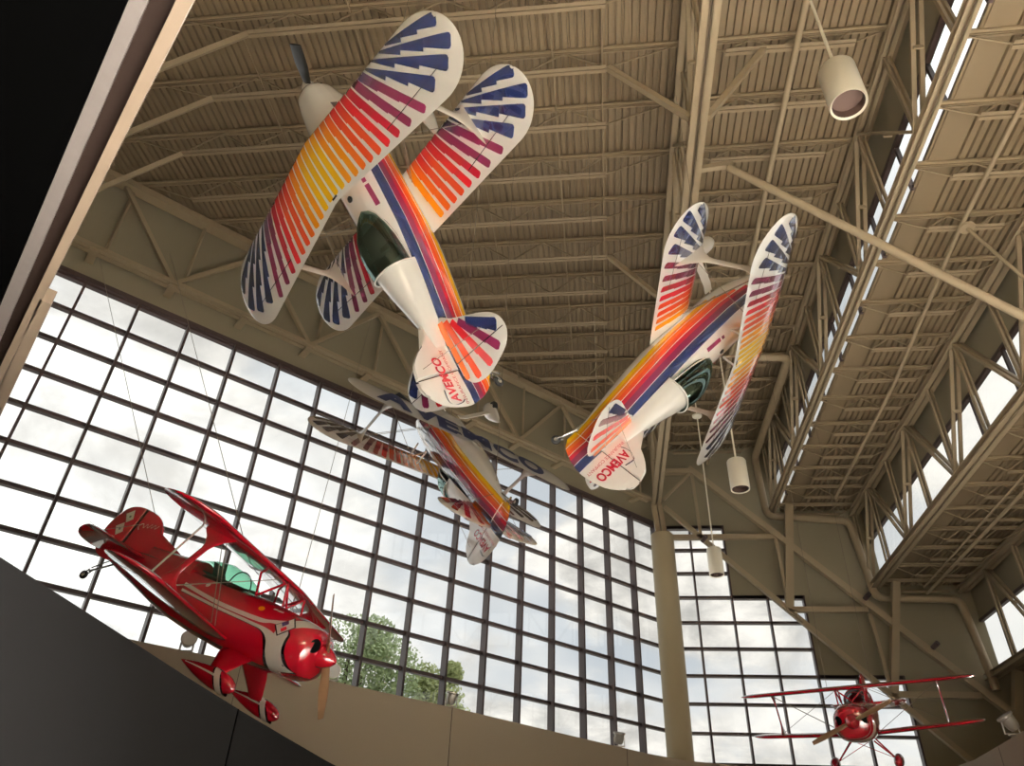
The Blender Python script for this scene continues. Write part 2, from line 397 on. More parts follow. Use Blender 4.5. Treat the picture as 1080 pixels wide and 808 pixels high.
b = MB(); b.lathe([(0, -.02), (.17, -.02), (.19, .03), (.1, .07), (0, .07)], (8.85, 13.3, 15.2), 2, 14)
tag(b.build('junction_box', STEEL), 'round tan junction cap on the pipe between the clerestories', 'junction box')
rodthing('drop_rod', [(8.86, 13.3, 15.18), (9.9, 13.0, 12.0), (10.9, 12.6, 9.0)], .04, 'tan rod hanging from the round junction cap at the right', 'rod')

# knee braces
for k, lab in ((0, 'nearest'), (1, 'second nearest'), (2, 'third nearest')):
    y = JY[k]; xt = 1.0-y
    rodthing('knee_brace', [(xt, y, 18.15), (xt-3.35, y, 15.95)], .085, 'tan knee brace by the black soffit at upper left, %s' % lab, 'brace', 'knee braces', n=4)
b = MB(); b.bar((-10.6, JY[0]-.4, 15.87), (-13.9, JY[2]+.75, 15.87), .2, .14); tag(b.build('brace_girder', STEEL, smooth=False), 'tan girder carrying the knee braces behind the black soffit', 'beam')
for y, xt, zt_, lab in ((JY[1], .58, 18.17, 'left of the column truss near the top of the picture'), (JY[5], .58, 18.17, 'left of the column truss behind the right sunburst plane'), (JY[9], .58, 18.17, 'left of the column truss beyond the right sunburst plane')):
    b = MB(); b.bar((xt, y, zt_), (XA-.15, y, 16.0), .13, .13); tag(b.build('knee_brace', STEEL, smooth=False), 'tan knee brace ' + lab, 'brace')
b = MB(); b.bar((4.25, JY[1], 18.5), (XA+.2, JY[1], 15.98), .13, .13); tag(b.build('knee_brace', STEEL, smooth=False), 'tan knee brace right of the column truss near the top', 'brace')
# long diagonal brace crossing under the clerestory trusses
b = MB(); b.tube([(3.3, 11.8, 16.06), (8.15, 11.8, 11.23), (12.2, 11.8, 7.2)], .09, 10); b.bar((2.6, 11.8, 16.06), (3.4, 11.8, 16.16), .13, .13)
tag(b.build('diagonal_strut', STEEL), 'long tan diagonal pipe crossing in front of the clerestory trusses', 'brace')
# inclined bracing frame before the end wall
fr = thing('wind_frame', 'sloping tan steel bracing frame in front of the end wall', 'bracing frame', (2.9, 28.8, 15.4))
def FP(name, fn):
    m = MB(); fn(m); m.v = [(x-2.9, y-28.8, z-15.4) for x, y, z in m.v]; m.build(name, STEEL, fr, smooth=False)
Yf = 28.8
FP('lower_chord', lambda m: m.bar((2.75, Yf, 15.65), (12.2, Yf, 6.1), .18, .18))
FP('upper_chord', lambda m: m.bar((3.9, Yf, 17.45), (14.6, Yf, 6.95), .24, .24))
FP('upper_chord', lambda m: m.bar((2.6, Yf, 17.3), (4.1, Yf, 17.3), .22, .22))
for x0, x1, z in ((4.1, 7.0, 14.3), (7.05, 9.85, 11.36), (10.0, 12.9, 8.38)):
    FP('cross_tie', lambda m: m.bar((x0-.05, Yf, z), (x1, Yf, z), .18, .2))
FP('cross_tie', lambda m: m.bar((2.5, Yf, 14.3), (4.1, Yf, 14.3), .18, .2))
for a, c in (((4.02, 17.2), (4.1, 14.4)), ((7.0, 14.2), (7.05, 11.5)), ((9.9, 11.2), (10.0, 8.5)), ((2.75, 16.0), (3.95, 17.2))):
    FP('web_member', lambda m: m.bar((a[0], Yf, a[1]), (c[0], Yf, c[1]), .12, .12))
for a, c in (((7.75, 15.65), (7.05, 11.4)), ((11.1, 12.4), (10.05, 8.4)), ((14.35, 9.2), (13.6, 6.9))):
    FP('post', lambda m: m.bar((a[0], Yf, a[1]), (c[0], Yf, c[1]), .3, .26))
# small spot lights on the frame
for i, (x, z, lab) in enumerate(((9.75, 11.72, 'upper right'), (11.65, 9.95, 'lower right'), (4.1, 14.05, 'left'))):
    s = thing('spot_light', 'small spot light on the sloping frame by the end wall, %s' % lab, 'spot light', (x, Yf-.2, z))
    m = MB(); m.bar((0, .08, 0), (0, -.12, -.05), .04, .04); m.build('bracket', STEEL, s, smooth=False)
    m = MB(); m.tube([(0, -.1, -.05), (.12, -.35, .06)], .09, 10); m.build('housing', BRONZE, s)

# stepping duct
def arc_path(pts, r=.35, n=5):
    out = [Vector(pts[0])]
    for i in range(1, len(pts)-1):
        p = Vector(pts[i]); a = (Vector(pts[i-1])-p).normalized(); c = (Vector(pts[i+1])-p).normalized()
        for k in range(n+1):
            u = k/n; out.append(p+a*r*(1-u)**2+c*r*u**2)
    out.append(Vector(pts[-1])); return out
b = MB(); b.tube(arc_path([(5.0, 21.75, 18.95), (5.0, 21.75, 18.0), (6.85, 21.85, 18.0), (6.85, 29.35, 18.2), (6.95, 29.35, 15.45), (10.15, 29.35, 15.2), (10.45, 29.35, 12.0), (13.45, 29.35, 11.95), (13.75, 29.35, 8.7)]), .15, 12)
tag(b.build('air_duct', STEEL), 'tan round duct stepping down along the end wall under the roofs', 'duct')

# ---- column
c = thing('round_column', 'thick round cream column between the two tall windows', 'column', (2.56, 28.8, 0))
m = MB(); m.lathe([(.46, 0), (.46, 14.35), (.44, 14.4), (0, 14.4)], (0, 0, 0), 2, 40, cap=True); m.build('shaft', COLM, c)
m = MB()
for s in (-1, 1): m.bar((s*.12, 0, 14.3), (s*.12-.1, .25, 15.85), .2, .3, (0, 1, 0))
m.box(-.3, .3, -.3, .3, 14.38, 14.46); m.build('steel_post', STEEL, c, smooth=False)

# ---- mezzanine parapet
def ribbon_wall(path, z0, z1, th, name, m_):
    mb = MB(); n = len(path); L = []; Rr = []
    for i, p in enumerate(path):
        a = Vector(path[max(i-1, 0)]); c = Vector(path[min(i+1, n-1)]); d = (c-a).normalized(); nn = Vector((-d.y, d.x)); p = Vector(p)
        L.append(p); Rr.append(p+nn*th)
    rings = [[(l.x, l.y, z0), (r_.x, r_.y, z0), (r_.x, r_.y, z1), (l.x, l.y, z1)] for l, r_ in zip(L, Rr)]
    mb.loft(rings); return mb.build(name, m_, smooth=True, ang=30)
PP = []
for i in range(len(PAR)-1):
    for k in range(3): PP.append((PAR[i][0]+(PAR[i+1][0]-PAR[i][0])*k/3, PAR[i][1]+(PAR[i+1][1]-PAR[i][1])*k/3))
PP.append(PAR[-1])
pw = struct(ribbon_wall(PP, .02, 5.5, .15, 'wall_parapet', PARA))
m = MB()
for p in ((-7.12, 14.68), (-3.50, 18.33), (.6, 23.0), (9.72, 21.6)):
    m.box(p[0]-.004, p[0]+.008, p[1]-.008, p[1]+.004, 2.62, 5.49)
m.build('panel_joint', BROWN, pw, smooth=False)
# ---- dark balustrade at lower left
DW = [(-2.85, -1.5), (-2.98, 1.5), (-3.05, 3.35), (-3.08, 4.0), (-3.11, 4.61), (-3.17, 5.7), (-3.21, 6.74), (-3.215, 6.8), (-3.235, 8.0), (-3.25, 9.5), (-3.2, 11.0)]
dw = struct(ribbon_wall(DW, 0, 3.0, .12, 'wall_balustrade', DARKW))
m = MB(); m.box(-3.213, -3.204, 6.767, 6.78, 0, 3.0); m.build('panel_joint', BLACK, dw, smooth=False)

# ---- soffit at upper left
def sof(name, na, nb, ma, mb_, z0, z1, m_, s0=-4., s1=12.5):
    # strip between the lines na and nb (offset at s=2, offset at s=6.6)
    f = lambda l, s: l[0]+(l[1]-l[0])*(s-2.4)/4.23
    mb = MB()
    mb.hexa([diag(f(na, s0), s0, z0), diag(f(nb, s0), s0, z0), diag(f(nb, s1), s1, z0), diag(f(na, s1), s1, z0), diag(f(na, s0), s0, z1), diag(f(nb, s0), s0, z1), diag(f(nb, s1), s1, z1), diag(f(na, s1), s1, z1)])
    return struct(mb.build(name, m_, smooth=False))
l0, l1, l2, l3 = (-.113, -.219), (-.177, -.269), (-.276, -.339), (-.346, -.424)
sof('trim_5', l1, l0, 0, 0, 5.0, 5.25, CREAM)
sof('trim_6', l2, l1, 0, 0, 5.06, 5.25, BROWN)
sof('trim_7', l3, l2, 0, 0, 5.0, 5.25, GREYT)
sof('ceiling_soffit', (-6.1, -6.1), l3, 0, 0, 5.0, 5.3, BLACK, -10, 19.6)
b = MB(); dbox(b, -1.6, -.2, -4, 12.5, 5.25, 5.32); struct(b.build('trim_8', CREAM, smooth=False))
b = MB(); dbox(b, -.2, -.125, 5.24, 12.5, 5.0, 5.12); struct(b.build('trim_9', CREAM, smooth=False))

# ---- hanging lamps
ADDED_LAMPW = 2100
def lamp(x, y, z0, h, r, ztop, label, disc=None, lit=False):
    t = thing('pendant_lamp', label, 'hanging lamp', (x, y, z0), 'cylinder lamps')
    m = MB(); m.lathe([(r*.86, .0), (r*.97, -.02), (r, .02), (r, h-.03), (r*.93, h), (0, h)], n=40); m.build('shade', LAMPM, t)
    m = MB(); m.lathe([(r*.86, .0), (r*.84, .12), (0, .12)], n=32); m.build('reflector', LAMPIN, t)
    m = MB(); m.tube([(0, 0, h-.01), (0, 0, ztop-z0)], .022, 8); m.build('stem', LAMPM, t)
    if not lit: l = None
    else:
     l = bpy.data.lights.new('added_lamp_light', 'AREA'); l.shape = 'DISK'; l.size = r*1.6; l.energy = ADDED_LAMPW*(2.1 if x < 7 else .25); l.color = (1, .98, .93); l.spread = math.radians(80)
    if l: lo = bpy.data.objects.new('added_lamp_light', l); COL.objects.link(lo); lo.parent = t; lo.location = (0, 0, .06)
    if disc:
        m = MB(); m.lathe([(0, -.03), (.16, -.03), (.17, .02), (.05, .06), (0, .06)], (0, 0, disc-z0), 2, 20); m.build('canopy_disc', LAMPM, t)
lamp(3.2, 5.86, 9.83, .72, .225, 18.9, 'large cream cylinder lamp hanging at upper right, nearest of three')
lamp(3.36, 16.3, 10.0, .76, .225, 18.9, 'cream cylinder lamp hanging below the tail wing tip of the right sunburst plane')
lamp(3.55, 22.5, 10.3, .84, .225, 18.9, 'cream cylinder lamp hanging before the end wall window, farthest of three', 16.05)

for i, (x, y) in enumerate(((.9, .6), (4, -2.5), (3.6, 1.4), (1.8, -1.2), (6.2, 1.8), (9.3, 1), (9.3, 6.2), (12.5, 3), (12.5, 9), (15.6, 12), (8, -4))):  # added unseen lamps: their light bounces off the floor to brighten the hall
    lamp(x, y, 8.2 if x > 11 else 9.9, .74, .225, 18.9 if x < 7.5 else (15.9 if x < 10.6 else 12.6 if x < 14 else 9.4), 'added cream cylinder lamp out of the picture, brightening the hall, %s' % ORD[i], None, True)
# ---- floodlights standing on the parapet
def flood(x, y, z, aim, s, label, watts=0):
    t = thing('floodlight', label, 'floodlight', (x, y, z), 'floodlights on the parapet')
    m = MB(); m.box(-.06*s, .06*s, -.06*s, .06*s, 0, .03); 
    for k in (-1, 1): m.bar((k*.13*s, 0, .02), (k*.13*s, 0, .24*s), .02, .04, (0, 1, 0))
    m.box(-.13*s, .13*s, -.02, .02, .02, .05)
    br = m.build('bracket', SILVER, t, smooth=False)
    h = MB(); h.lathe([(0, -.16), (.08, -.16), (.11, -.1), (.13, .06), (.155, .08), (.155, .11), (.135, .11)], axis=2, n=22)
    ho = h.build('housing', SILVER, t); l = MB(); l.lathe([(.135, .1), (.10, .09), (0, .085)], n=22); lo = l.build('lens', LENS, t)
    q = Vector(aim).to_track_quat('Z', 'Y')
    ob = [ho, lo]
    if watts:
        l_ = bpy.data.lights.new('flood_light', 'AREA'); l_.shape = 'DISK'; l_.size = .24; l_.energy = watts; l_.color = (1, .95, .86); l_.spread = math.radians(150)
        f_ = bpy.data.objects.new('flood_light', l_); COL.objects.link(f_); f_.parent = t
        f_.location = Vector((0, 0, .24*s))+Vector(aim).normalized()*.115*s; f_.rotation_mode = 'QUATERNION'; f_.rotation_quaternion = (-Vector(aim)).to_track_quat('Z', 'Y')
    for o in ob: o.location = (0, 0, .24*s); o.rotation_mode = 'QUATERNION'; o.rotation_quaternion = q; o.scale = (s, s, s)
flood(-8.0, 14.05, 5.5, (.6, -1, .2), 1.0, 'round floodlight standing on the parapet behind the red biplane')
flood(-5.72, 16.12, 5.5, (.5, -1, -.25), .95, 'round floodlight on the parapet right of the red plane propeller')
flood(-3.55, 18.4, 5.5, (.25, -.1, 1), 1.0, 'floodlight on the parapet in front of the tree', 90)
flood(.4, 22.9, 5.5, (.1, -.3, 1), 1.1, 'floodlight on the parapet left of the round column', 110)
flood(9.55, 20.3, 5.5, (-.55, -.1, .85), 1.3, 'silver floodlight on the parapet at lower right', 90)
m = MB(); m.box(-.03, .03, -.03, .03, 0, .0)

# ================================================================== AIRCRAFT
WHITE = lin(248, 245, 238)
NAVY = lin(28, 38, 76); MAROON = lin(112, 30, 66); CRIMSON = lin(172, 18, 44); RED = lin(206, 28, 40)
RORANGE = lin(222, 72, 32); ORANGE = lin(232, 108, 24); AMBER = lin(240, 150, 10); YELLOW = lin(246, 190, 4)
LINEC = lin(30, 28, 30)
PRED = lin(172, 10, 32); PWHITE = lin(226, 216, 202); BLK = lin(14, 14, 18)

def airfoil(s, t):
    s = min(max(s, 0), 1)
    return 5*t*(.2969*math.sqrt(s)-.126*s-.3516*s*s+.2843*s**3-.1036*s**4)
class Wing:
    def __init__(w, b, xle, xte, tl, tt, yt, z0, dih=0., th=.115, y0=0.):
        w.b, w.xle, w.xte, w.tl, w.tt, w.yt, w.z0, w.dih, w.th, w.y0 = b, xle, xte, tl, tt, yt, z0, dih, th, y0
    def edges(w, y):
        a = abs(y); le = w.xle-w.tl*a; te = w.xte-w.tt*a; c = le-te
        if a > w.yt:
            u = min((a-w.yt)/(w.b-w.yt), 1); k = 1-math.sqrt(max(0, 1-u*u)); le -= c*.5*k; te += c*.5*k
        return le, te
    def surf(w, x, y, side, eps=0.):
        le, te = w.edges(y); c = max(le-te, 1e-4); s = (le-x)/c
        return (x, y, w.z0+w.dih*abs(y)+side*(c*airfoil(s, w.th)+eps))
    def skin(w, mb, col, ya, yb, colbot=None):
        n = max(12, int((abs(yb-ya))/.14)); ys = []
        for i in range(n+1):
            u = i/n; ys.append(ya+(yb-ya)*u)
        for sgn in (-1, 1):               # refine tips
            if (ya if sgn < 0 else yb)*sgn > w.yt:
                ys = [y for y in ys if y*sgn < w.yt]
                ys += [sgn*(w.yt+(w.b-w.yt)*sin(pi/2*k/14)) for k in range(15)]
        ys = sorted(set(round(y, 5) for y in ys)); ss = [0, .006, .02, .045, .08, .13, .2, .3, .42, .55, .7, .85, .95, 1]
        rings = []
        for y in ys:
            le, te = w.edges(y); c = le-te; r = []
            for s in ss: r.append(w.surf(le-c*s, y, 1))
            for s in ss[::-1][1:-1]: r.append(w.surf(le-c*s, y, -1))
            rings.append(r)
        nt = len(ss)-1
        mb.loft(rings, lambda i, k: (col if k < nt else (colbot or col)))
    def ribbon(w, mb, P0, P1, wa, wb, col, col0=None, side=1, eps=.004, steps=2, n=18, sgn=1, round_end=True, inner=-1, stepd=.028, lerp=.4):
        """strip from P0 (x,y at leading edge) to P1, widths wa..wb, sawtooth on the inner edge"""
        P0 = Vector(P0); P1 = Vector(P1); d = (P1-P0); L = d.length; d /= L; nrm = Vector((d.y, -d.x))*inner
        ts = sorted(set([(k/n)**1.7 for k in range(n+1)]+[.345, .3451, .66, .6601, .97, .985])) if steps else sorted(set([(k/n)**1.5 for k in range(n+1)]+[.97, .985]))
        rows = []; cols = []
        for t in ts:
            ww = wa+(wb-wa)*t
            if steps:
                ww += stepd*(2*t if t <= .345 else (2*t-.9 if t <= .66 else 2*t-1.7))*1.0
            c = P0+d*L*t; o = c-nrm*(wa+(wb-wa)*t)*.5; i_ = o+nrm*ww
            if round_end and t > .95:
                k = (t-.95)/.05; sh = (1-math.sqrt(max(0, 1-k*k)))*.4; m_ = (o+i_)/2; o = o+(m_-o)*sh; i_ = i_+(m_-i_)*sh
            pts = []
            for q in (o, o+(i_-o)*.5, i_):
                y = q.y; le, te = w.edges(y); x = min(max(q.x, te+.002), le-.0005)
                pts.append(w.surf(x, y*sgn, side, eps))
            rows.append(mb.add(pts)); f = min(t/lerp, 1); cols.append(tuple(a+(b_-a)*f for a, b_ in zip(col0 or col, col)))
        for i in range(len(rows)-1):
            for k in range(2):
                mb.face((rows[i]+k, rows[i]+k+1, rows[i+1]+k+1, rows[i+1]+k), (cols[i], cols[i], cols[i+1], cols[i+1]))
    def line(w, mb, pts, wid, col, side=1, eps=.0055, sgn=1):
        out = []
        for i in range(len(pts)-1):
            a = Vector(pts[i]); c = Vector(pts[i+1]); n = max(1, int((c-a).length/.12)); out += [a+(c-a)*k/n for k in range(n)]
        out.append(Vector(pts[-1])); rows = []
        for i, p in enumerate(out):
            d = (out[min(i+1, len(out)-1)]-out[max(i-1, 0)]).normalized(); nn = Vector((-d.y, d.x))*wid/2
            rows.append(mb.add([w.surf(*(p-nn).to_tuple()[:1], (p-nn).y*sgn, side, eps), w.surf((p+nn).x, (p+nn).y*sgn, side, eps)]))
        for i in range(len(rows)-1): mb.face((rows[i], rows[i]+1, rows[i+1]+1, rows[i+1]), col)

SUN_END = [.08, .25, .42, .60, .78, .96, 1.15, 1.35, 1.57, 1.82, 2.12]
SUN_LE = [.07, .21, .35, .50, .64, .78, .92, 1.06, 1.20, 1.36, 1.50]
SUN_W = (.128, .118)
SUN_COL = [YELLOW, YELLOW, AMBER, AMBER, ORANGE, RORANGE, RORANGE, RED, CRIMSON, MAROON, MAROON]
SUN_HOT = [AMBER, AMBER, ORANGE, ORANGE, RORANGE, RED, RED, RED, CRIMSON, MAROON, NAVY]
SUN_NAVY = [((0, 1.64), (-.93, 2.44)), ((0, 1.80), (-.86, 2.76)), ((0, 1.96), (-.68, 2.95)), ((0, 2.10), (-.33, 2.94))]
def sunburst(w, mb, side, kmin=0, yscale=1.):
    for sgn in (-1, 1):
        for k in range(kmin, 11):
            ys, ye = SUN_LE[k]*yscale, SUN_END[k]*yscale
            if ys < w.y0+.05: ys = w.y0+.09
            le, _ = w.edges(ys); l2_, te = w.edges(ye); c = l2_-te
            w.ribbon(mb, (le, ys), (te+.075*c, ye), .122, .112, SUN_COL[k], SUN_HOT[k], side, sgn=sgn, steps=2 if k > 2 else 0, stepd=.02)
        for (dx0, ys), (dx, ye) in SUN_NAVY:
            ys *= yscale; ye *= yscale; le, _ = w.edges(ys); le0 = w.xle-w.tl*ye
            w.ribbon(mb, (le-.02, ys), (le0+dx, ye), .03, .18, NAVY, NAVY, side, sgn=sgn, stepd=.06)
        le, te = w.edges(1.6); xa = te+.24*(le-te); le, te = w.edges(2.72); xb = te+.30*(le-te)
        w.line(mb, [(xa, 1.45*yscale), (xb, 2.72*yscale)], .012, LINEC, side, sgn=sgn)

def slabpoly(mb, pts, ax, off, th, col, inset=.06):
    """flat tail surface: outline pts (a,b), ax 1 -> xz-plane at y=off, ax 2 -> xy-plane at z=off"""
    cx = sum(p[0] for p in pts)/len(pts); cy = sum(p[1] for p in pts)/len(pts)
    mk = lambda a, b_, o: (a, off+o, b_) if ax == 1 else (a, b_, off+o)
    n = len(pts); mid = mb.add([mk(a, b_, 0) for a, b_ in pts]); rg = []
    for o in (-1, 1):
        def sh(a, b_):
            d = Vector((cx-a, cy-b_)); l = d.length; return (a+d.x/l*min(inset, l*.5), b_+d.y/l*min(inset, l*.5))
        rg.append(mb.add([mk(*sh(a, b_), o*th/2) for a, b_ in pts]))
    for g_ in rg:
        for i in range(n): mb.face((mid+i, mid+(i+1) % n, g_+(i+1) % n, g_+i), col)
        c_ = mb.add([mk(cx, cy, -th/2 if g_ == rg[0] else th/2)])
        for i in range(n): mb.face((g_+i, g_+(i+1) % n, c_), col)
def smooth_outline(pts, n=6, closed=True):
    out = []; N_ = len(pts)
    for i in range(N_ if closed else N_-1):
        p0, p1, p2, p3 = (Vector(pts[(i+k) % N_] if closed else pts[min(max(i+k, 0), N_-1)]) for k in (-1, 0, 1, 2))
        for k in range(n):
            t = k/n; out.append(tuple(.5*((2*p1)+(-p0+p2)*t+(2*p0-5*p1+4*p2-p3)*t*t+(-p0+3*p1-3*p2+p3)*t**3)))
    if not closed: out.append(tuple(pts[-1]))
    return out
def flat_poly(mb, pts, mk, col):            # small decal polygon through mk(u,v)
    a = mb.add([mk(*p) for p in pts]); mb.face([a+i for i in range(len(pts))], col)
def flat_strip(mb, P0, P1, wa, wb, mk, col, steps=True, inner=1, stepd=.02):
    P0 = Vector(P0); P1 = Vector(P1); d = P1-P0; L = d.length; d /= L; nn = Vector((-d.y, d.x))*inner
    ts = [0, .2, .38, .3801, .55, .7, .7001, .85, .95, .985, 1] if steps else [0, .5, .95, .985, 1]
    rows = []
    for t in ts:
        base = wa+(wb-wa)*t; ww = base+(stepd*(2*t if t <= .38 else (2*t-.9 if t <= .7 else 2*t-1.6)) if steps else 0)
        c_ = P0+d*L*t; o = c_-nn*base/2; i_ = o+nn*ww
        if t > .94: k = (t-.94)/.06; sh = .42*k*k; m_ = (o+i_)/2; o = o+(m_-o)*sh; i_ = i_+(m_-i_)*sh
        rows.append(mb.add([mk(*o), mk(*i_)]))
    for i in range(len(rows)-1): mb.face((rows[i], rows[i]+1, rows[i+1]+1, rows[i+1]), col)
_tc = {}
def text_mesh(s, bold=.0):
    if (s, bold) in _tc: return _tc[(s, bold)]
    cu = bpy.data.curves.new('lettering', 'FONT'); cu.body = s; cu.offset = bold; cu.resolution_u = 4
    o = bpy.data.objects.new('lettering', cu); COL.objects.link(o); bpy.context.view_layer.update()
    me = bpy.data.meshes.new_from_object(o.evaluated_get(bpy.context.evaluated_depsgraph_get()))
    v = [tuple(x.co)[:2] for x in me.vertices]; f = [tuple(p.vertices) for p in me.polygons]
    bpy.data.objects.remove(o); bpy.data.curves.remove(cu); bpy.data.meshes.remove(me)
    x0 = min(p[0] for p in v); x1 = max(p[0] for p in v); y0 = min(p[1] for p in v); y1 = max(p[1] for p in v)
    v = [((p[0]-x0)/(x1-x0), (p[1]-y0)/(y1-y0)) for p in v]       # unit box
    _tc[(s, bold)] = (v, f); return v, f
def put_text(mb, s, mk, col, bold=.0, shear=0., sub=0):
    v, f = text_mesh(s, bold)
    if sub:
        bm = bmesh.new(); vs = [bm.verts.new((p[0], p[1], 0)) for p in v]
        for q in f:
            try: bm.faces.new([vs[i] for i in q])
            except ValueError: pass
        bmesh.ops.triangulate(bm, faces=bm.faces)
        for _ in range(sub):
            bmesh.ops.subdivide_edges(bm, edges=[e for e in bm.edges if e.calc_length() > .03], cuts=1)
            bmesh.ops.triangulate(bm, faces=bm.faces)
        bm.verts.index_update(); v = [(q.co.x, q.co.y) for q in bm.verts]; f = [[q.index for q in p.verts] for p in bm.faces]; bm.free()
    a = mb.add([mk(p[0]+shear*(p[1]-.5), p[1]) for p in v])
    for q in f: mb.face([a+i for i in q], col)

def istn(st, x):                              # interpolate fuselage stations (x descending)
    if x >= st[0][0]: return st[0][1:]
    for a, c_ in zip(st, st[1:]):
        if a[0] >= x >= c_[0]:
            u = (a[0]-x)/(a[0]-c_[0]); return tuple(p+(q-p)*u for p, q in zip(a[1:], c_[1:]))
    return st[-1][1:]
class Fus:
    def __init__(s, st, n=2.5): s.st, s.n = st, n
    def half(s, x, z):
        w, zt, zb = istn(s.st, x); zc = (zt+zb)/2; h = (zt-zb)/2; q = min(abs((z-zc)/h), 1)
        return w*(max(0, 1-q**s.n))**(1/s.n)
    def phi(s, x, ph, eps=0.):                # ph 0 top .. pi bottom ; returns (y,z)
        w, zt, zb = istn(s.st, x); zc = (zt+zb)/2; h = (zt-zb)/2; e = 2/s.n
        y = w*abs(sin(ph))**e; z = zc+h*math.copysign(abs(cos(ph))**e, cos(ph))
        return y+eps*sin(ph), z+eps*cos(ph)

def blade_mesh(mb, R, c0, cw, twist0=55, twist1=18, th=.10, root=.12, tip=.4):
    """one blade along +Z from hub"""
    rings = []
    for i in range(13):
        u = i/12; r = root+(R-root)*u; ch = c0+(cw-c0)*min(1, u*2.2) if u < .45 else cw*(1-tip*((u-.45)/.55)**1.6)
        tw = math.radians(twist0+(twist1-twist0)*u); t_ = ch*th*(2.2 if u < .2 else 1)
        ring = []
        for k in range(10):
            a = 2*pi*k/10; p, q = cos(a)*ch/2, sin(a)*t_
            ring.append((p*sin(tw)*1.0+q*cos(tw), p*cos(tw)-q*sin(tw), r))
        rings.append(ring)
    mb.loft(rings)
def lathe_x(mb, prof, o, n=24, col=None):
    mb.lathe([(r, x) for x, r in prof], o, 0, n, col)

def ibeam_strut(y, zl, zu, xl, xu, col, th=.035, foot=.34, mid=.065):
    mb = MB(); rows = []
    prof = [(0, foot, -.0), (.04, foot*.93), (.12, foot*.55), (.22, mid*1.5), (.3, mid), (.7, mid), (.78, mid*1.5), (.88, foot*.55), (.96, foot*.9), (1, foot)]
    for p in prof:
        u, c_ = p[0], p[1]; z = zl+(zu-zl)*u; x = xl+(xu-xl)*u
        rows.append([(x+c_*cos(2*pi*k/12), y+th/2*sin(2*pi*k/12), z) for k in range(12)])
    mb.loft(rows, lambda i, k: col); return mb
def pant(mb, x0, L, y, z, w, h, colf):
    rings = []; xs = [0, .015, .05, .12, .22, .36, .52, .68, .82, .93, .985]
    for u in xs:
        k = (math.sqrt(max(0, 1-((.3-u)/.3)**2)) if u < .3 else (1-((u-.3)/.7)**1.8)); k = max(k, .02)
        rings.append([(x0-L*u, y+w*k*cos(2*pi*j/16), z+h*k*sin(2*pi*j/16)+.04*u) for j in range(16)])
    mb.loft(rings, lambda i, j: colf(xs[i], 2*pi*(j+.5)/16))
def wheel(mb, c, r, w, mi=0):
    prof = [(r*.45, -w*.5), (r*.8, -w*.5), (r*.97, -w*.3), (r, 0), (r*.97, w*.3), (r*.8, w*.5), (r*.45, w*.5)]
    mb.lathe(prof, c, 1, 20, mi=mi); mb.lathe([(0, -w*.35), (r*.45, -w*.45), (r*.45, w*.45), (0, w*.35)], c, 1, 14, mi=1)

# ------------------------------------------------------------------ sunburst biplane (three of them)
E_ST = [(-.21, .16, .14, -.18), (-.23, .21, .19, -.25), (-.30, .26, .235, -.33), (-.5, .315, .275, -.43), (-.8, .365, .31, -.52), (-1.1, .40, .335, -.58), (-1.6, .435, .35, -.63), (-2.05, .44, .345, -.61), (-2.3, .44, .345, -.585), (-2.9, .43, .34, -.58), (-3.3, .395, .325, -.585), (-3.8, .33, .30, -.53), (-4.3, .245, .275, -.46), (-4.7, .165, .255, -.39), (-5.0, .10, .24, -.34), (-5.22, .055, .235, -.30)]
BANDF = [0, .245, .265, .445, .565, .585, .70, .80, .82, .895, 1.0]
BANDC = [NAVY, WHITE, MAROON, CRIMSON, WHITE, RORANGE, ORANGE, WHITE, AMBER, YELLOW]
BSTART = [-.72, -.72, -.75, -.85, -1.05, -1.12, -1.3, -1.42, -1.5, -1.68]
def band_z(x):
    pts = [(-.8, .11, -.36), (-1.6, .13, -.44), (-2.6, .17, -.44), (-3.3, .195, -.40), (-3.8, .215, -.37), (-4.4, .235, -.335), (-4.8, .245, -.315), (-5.22, .235, -.29)]
    return istn(pts, x)
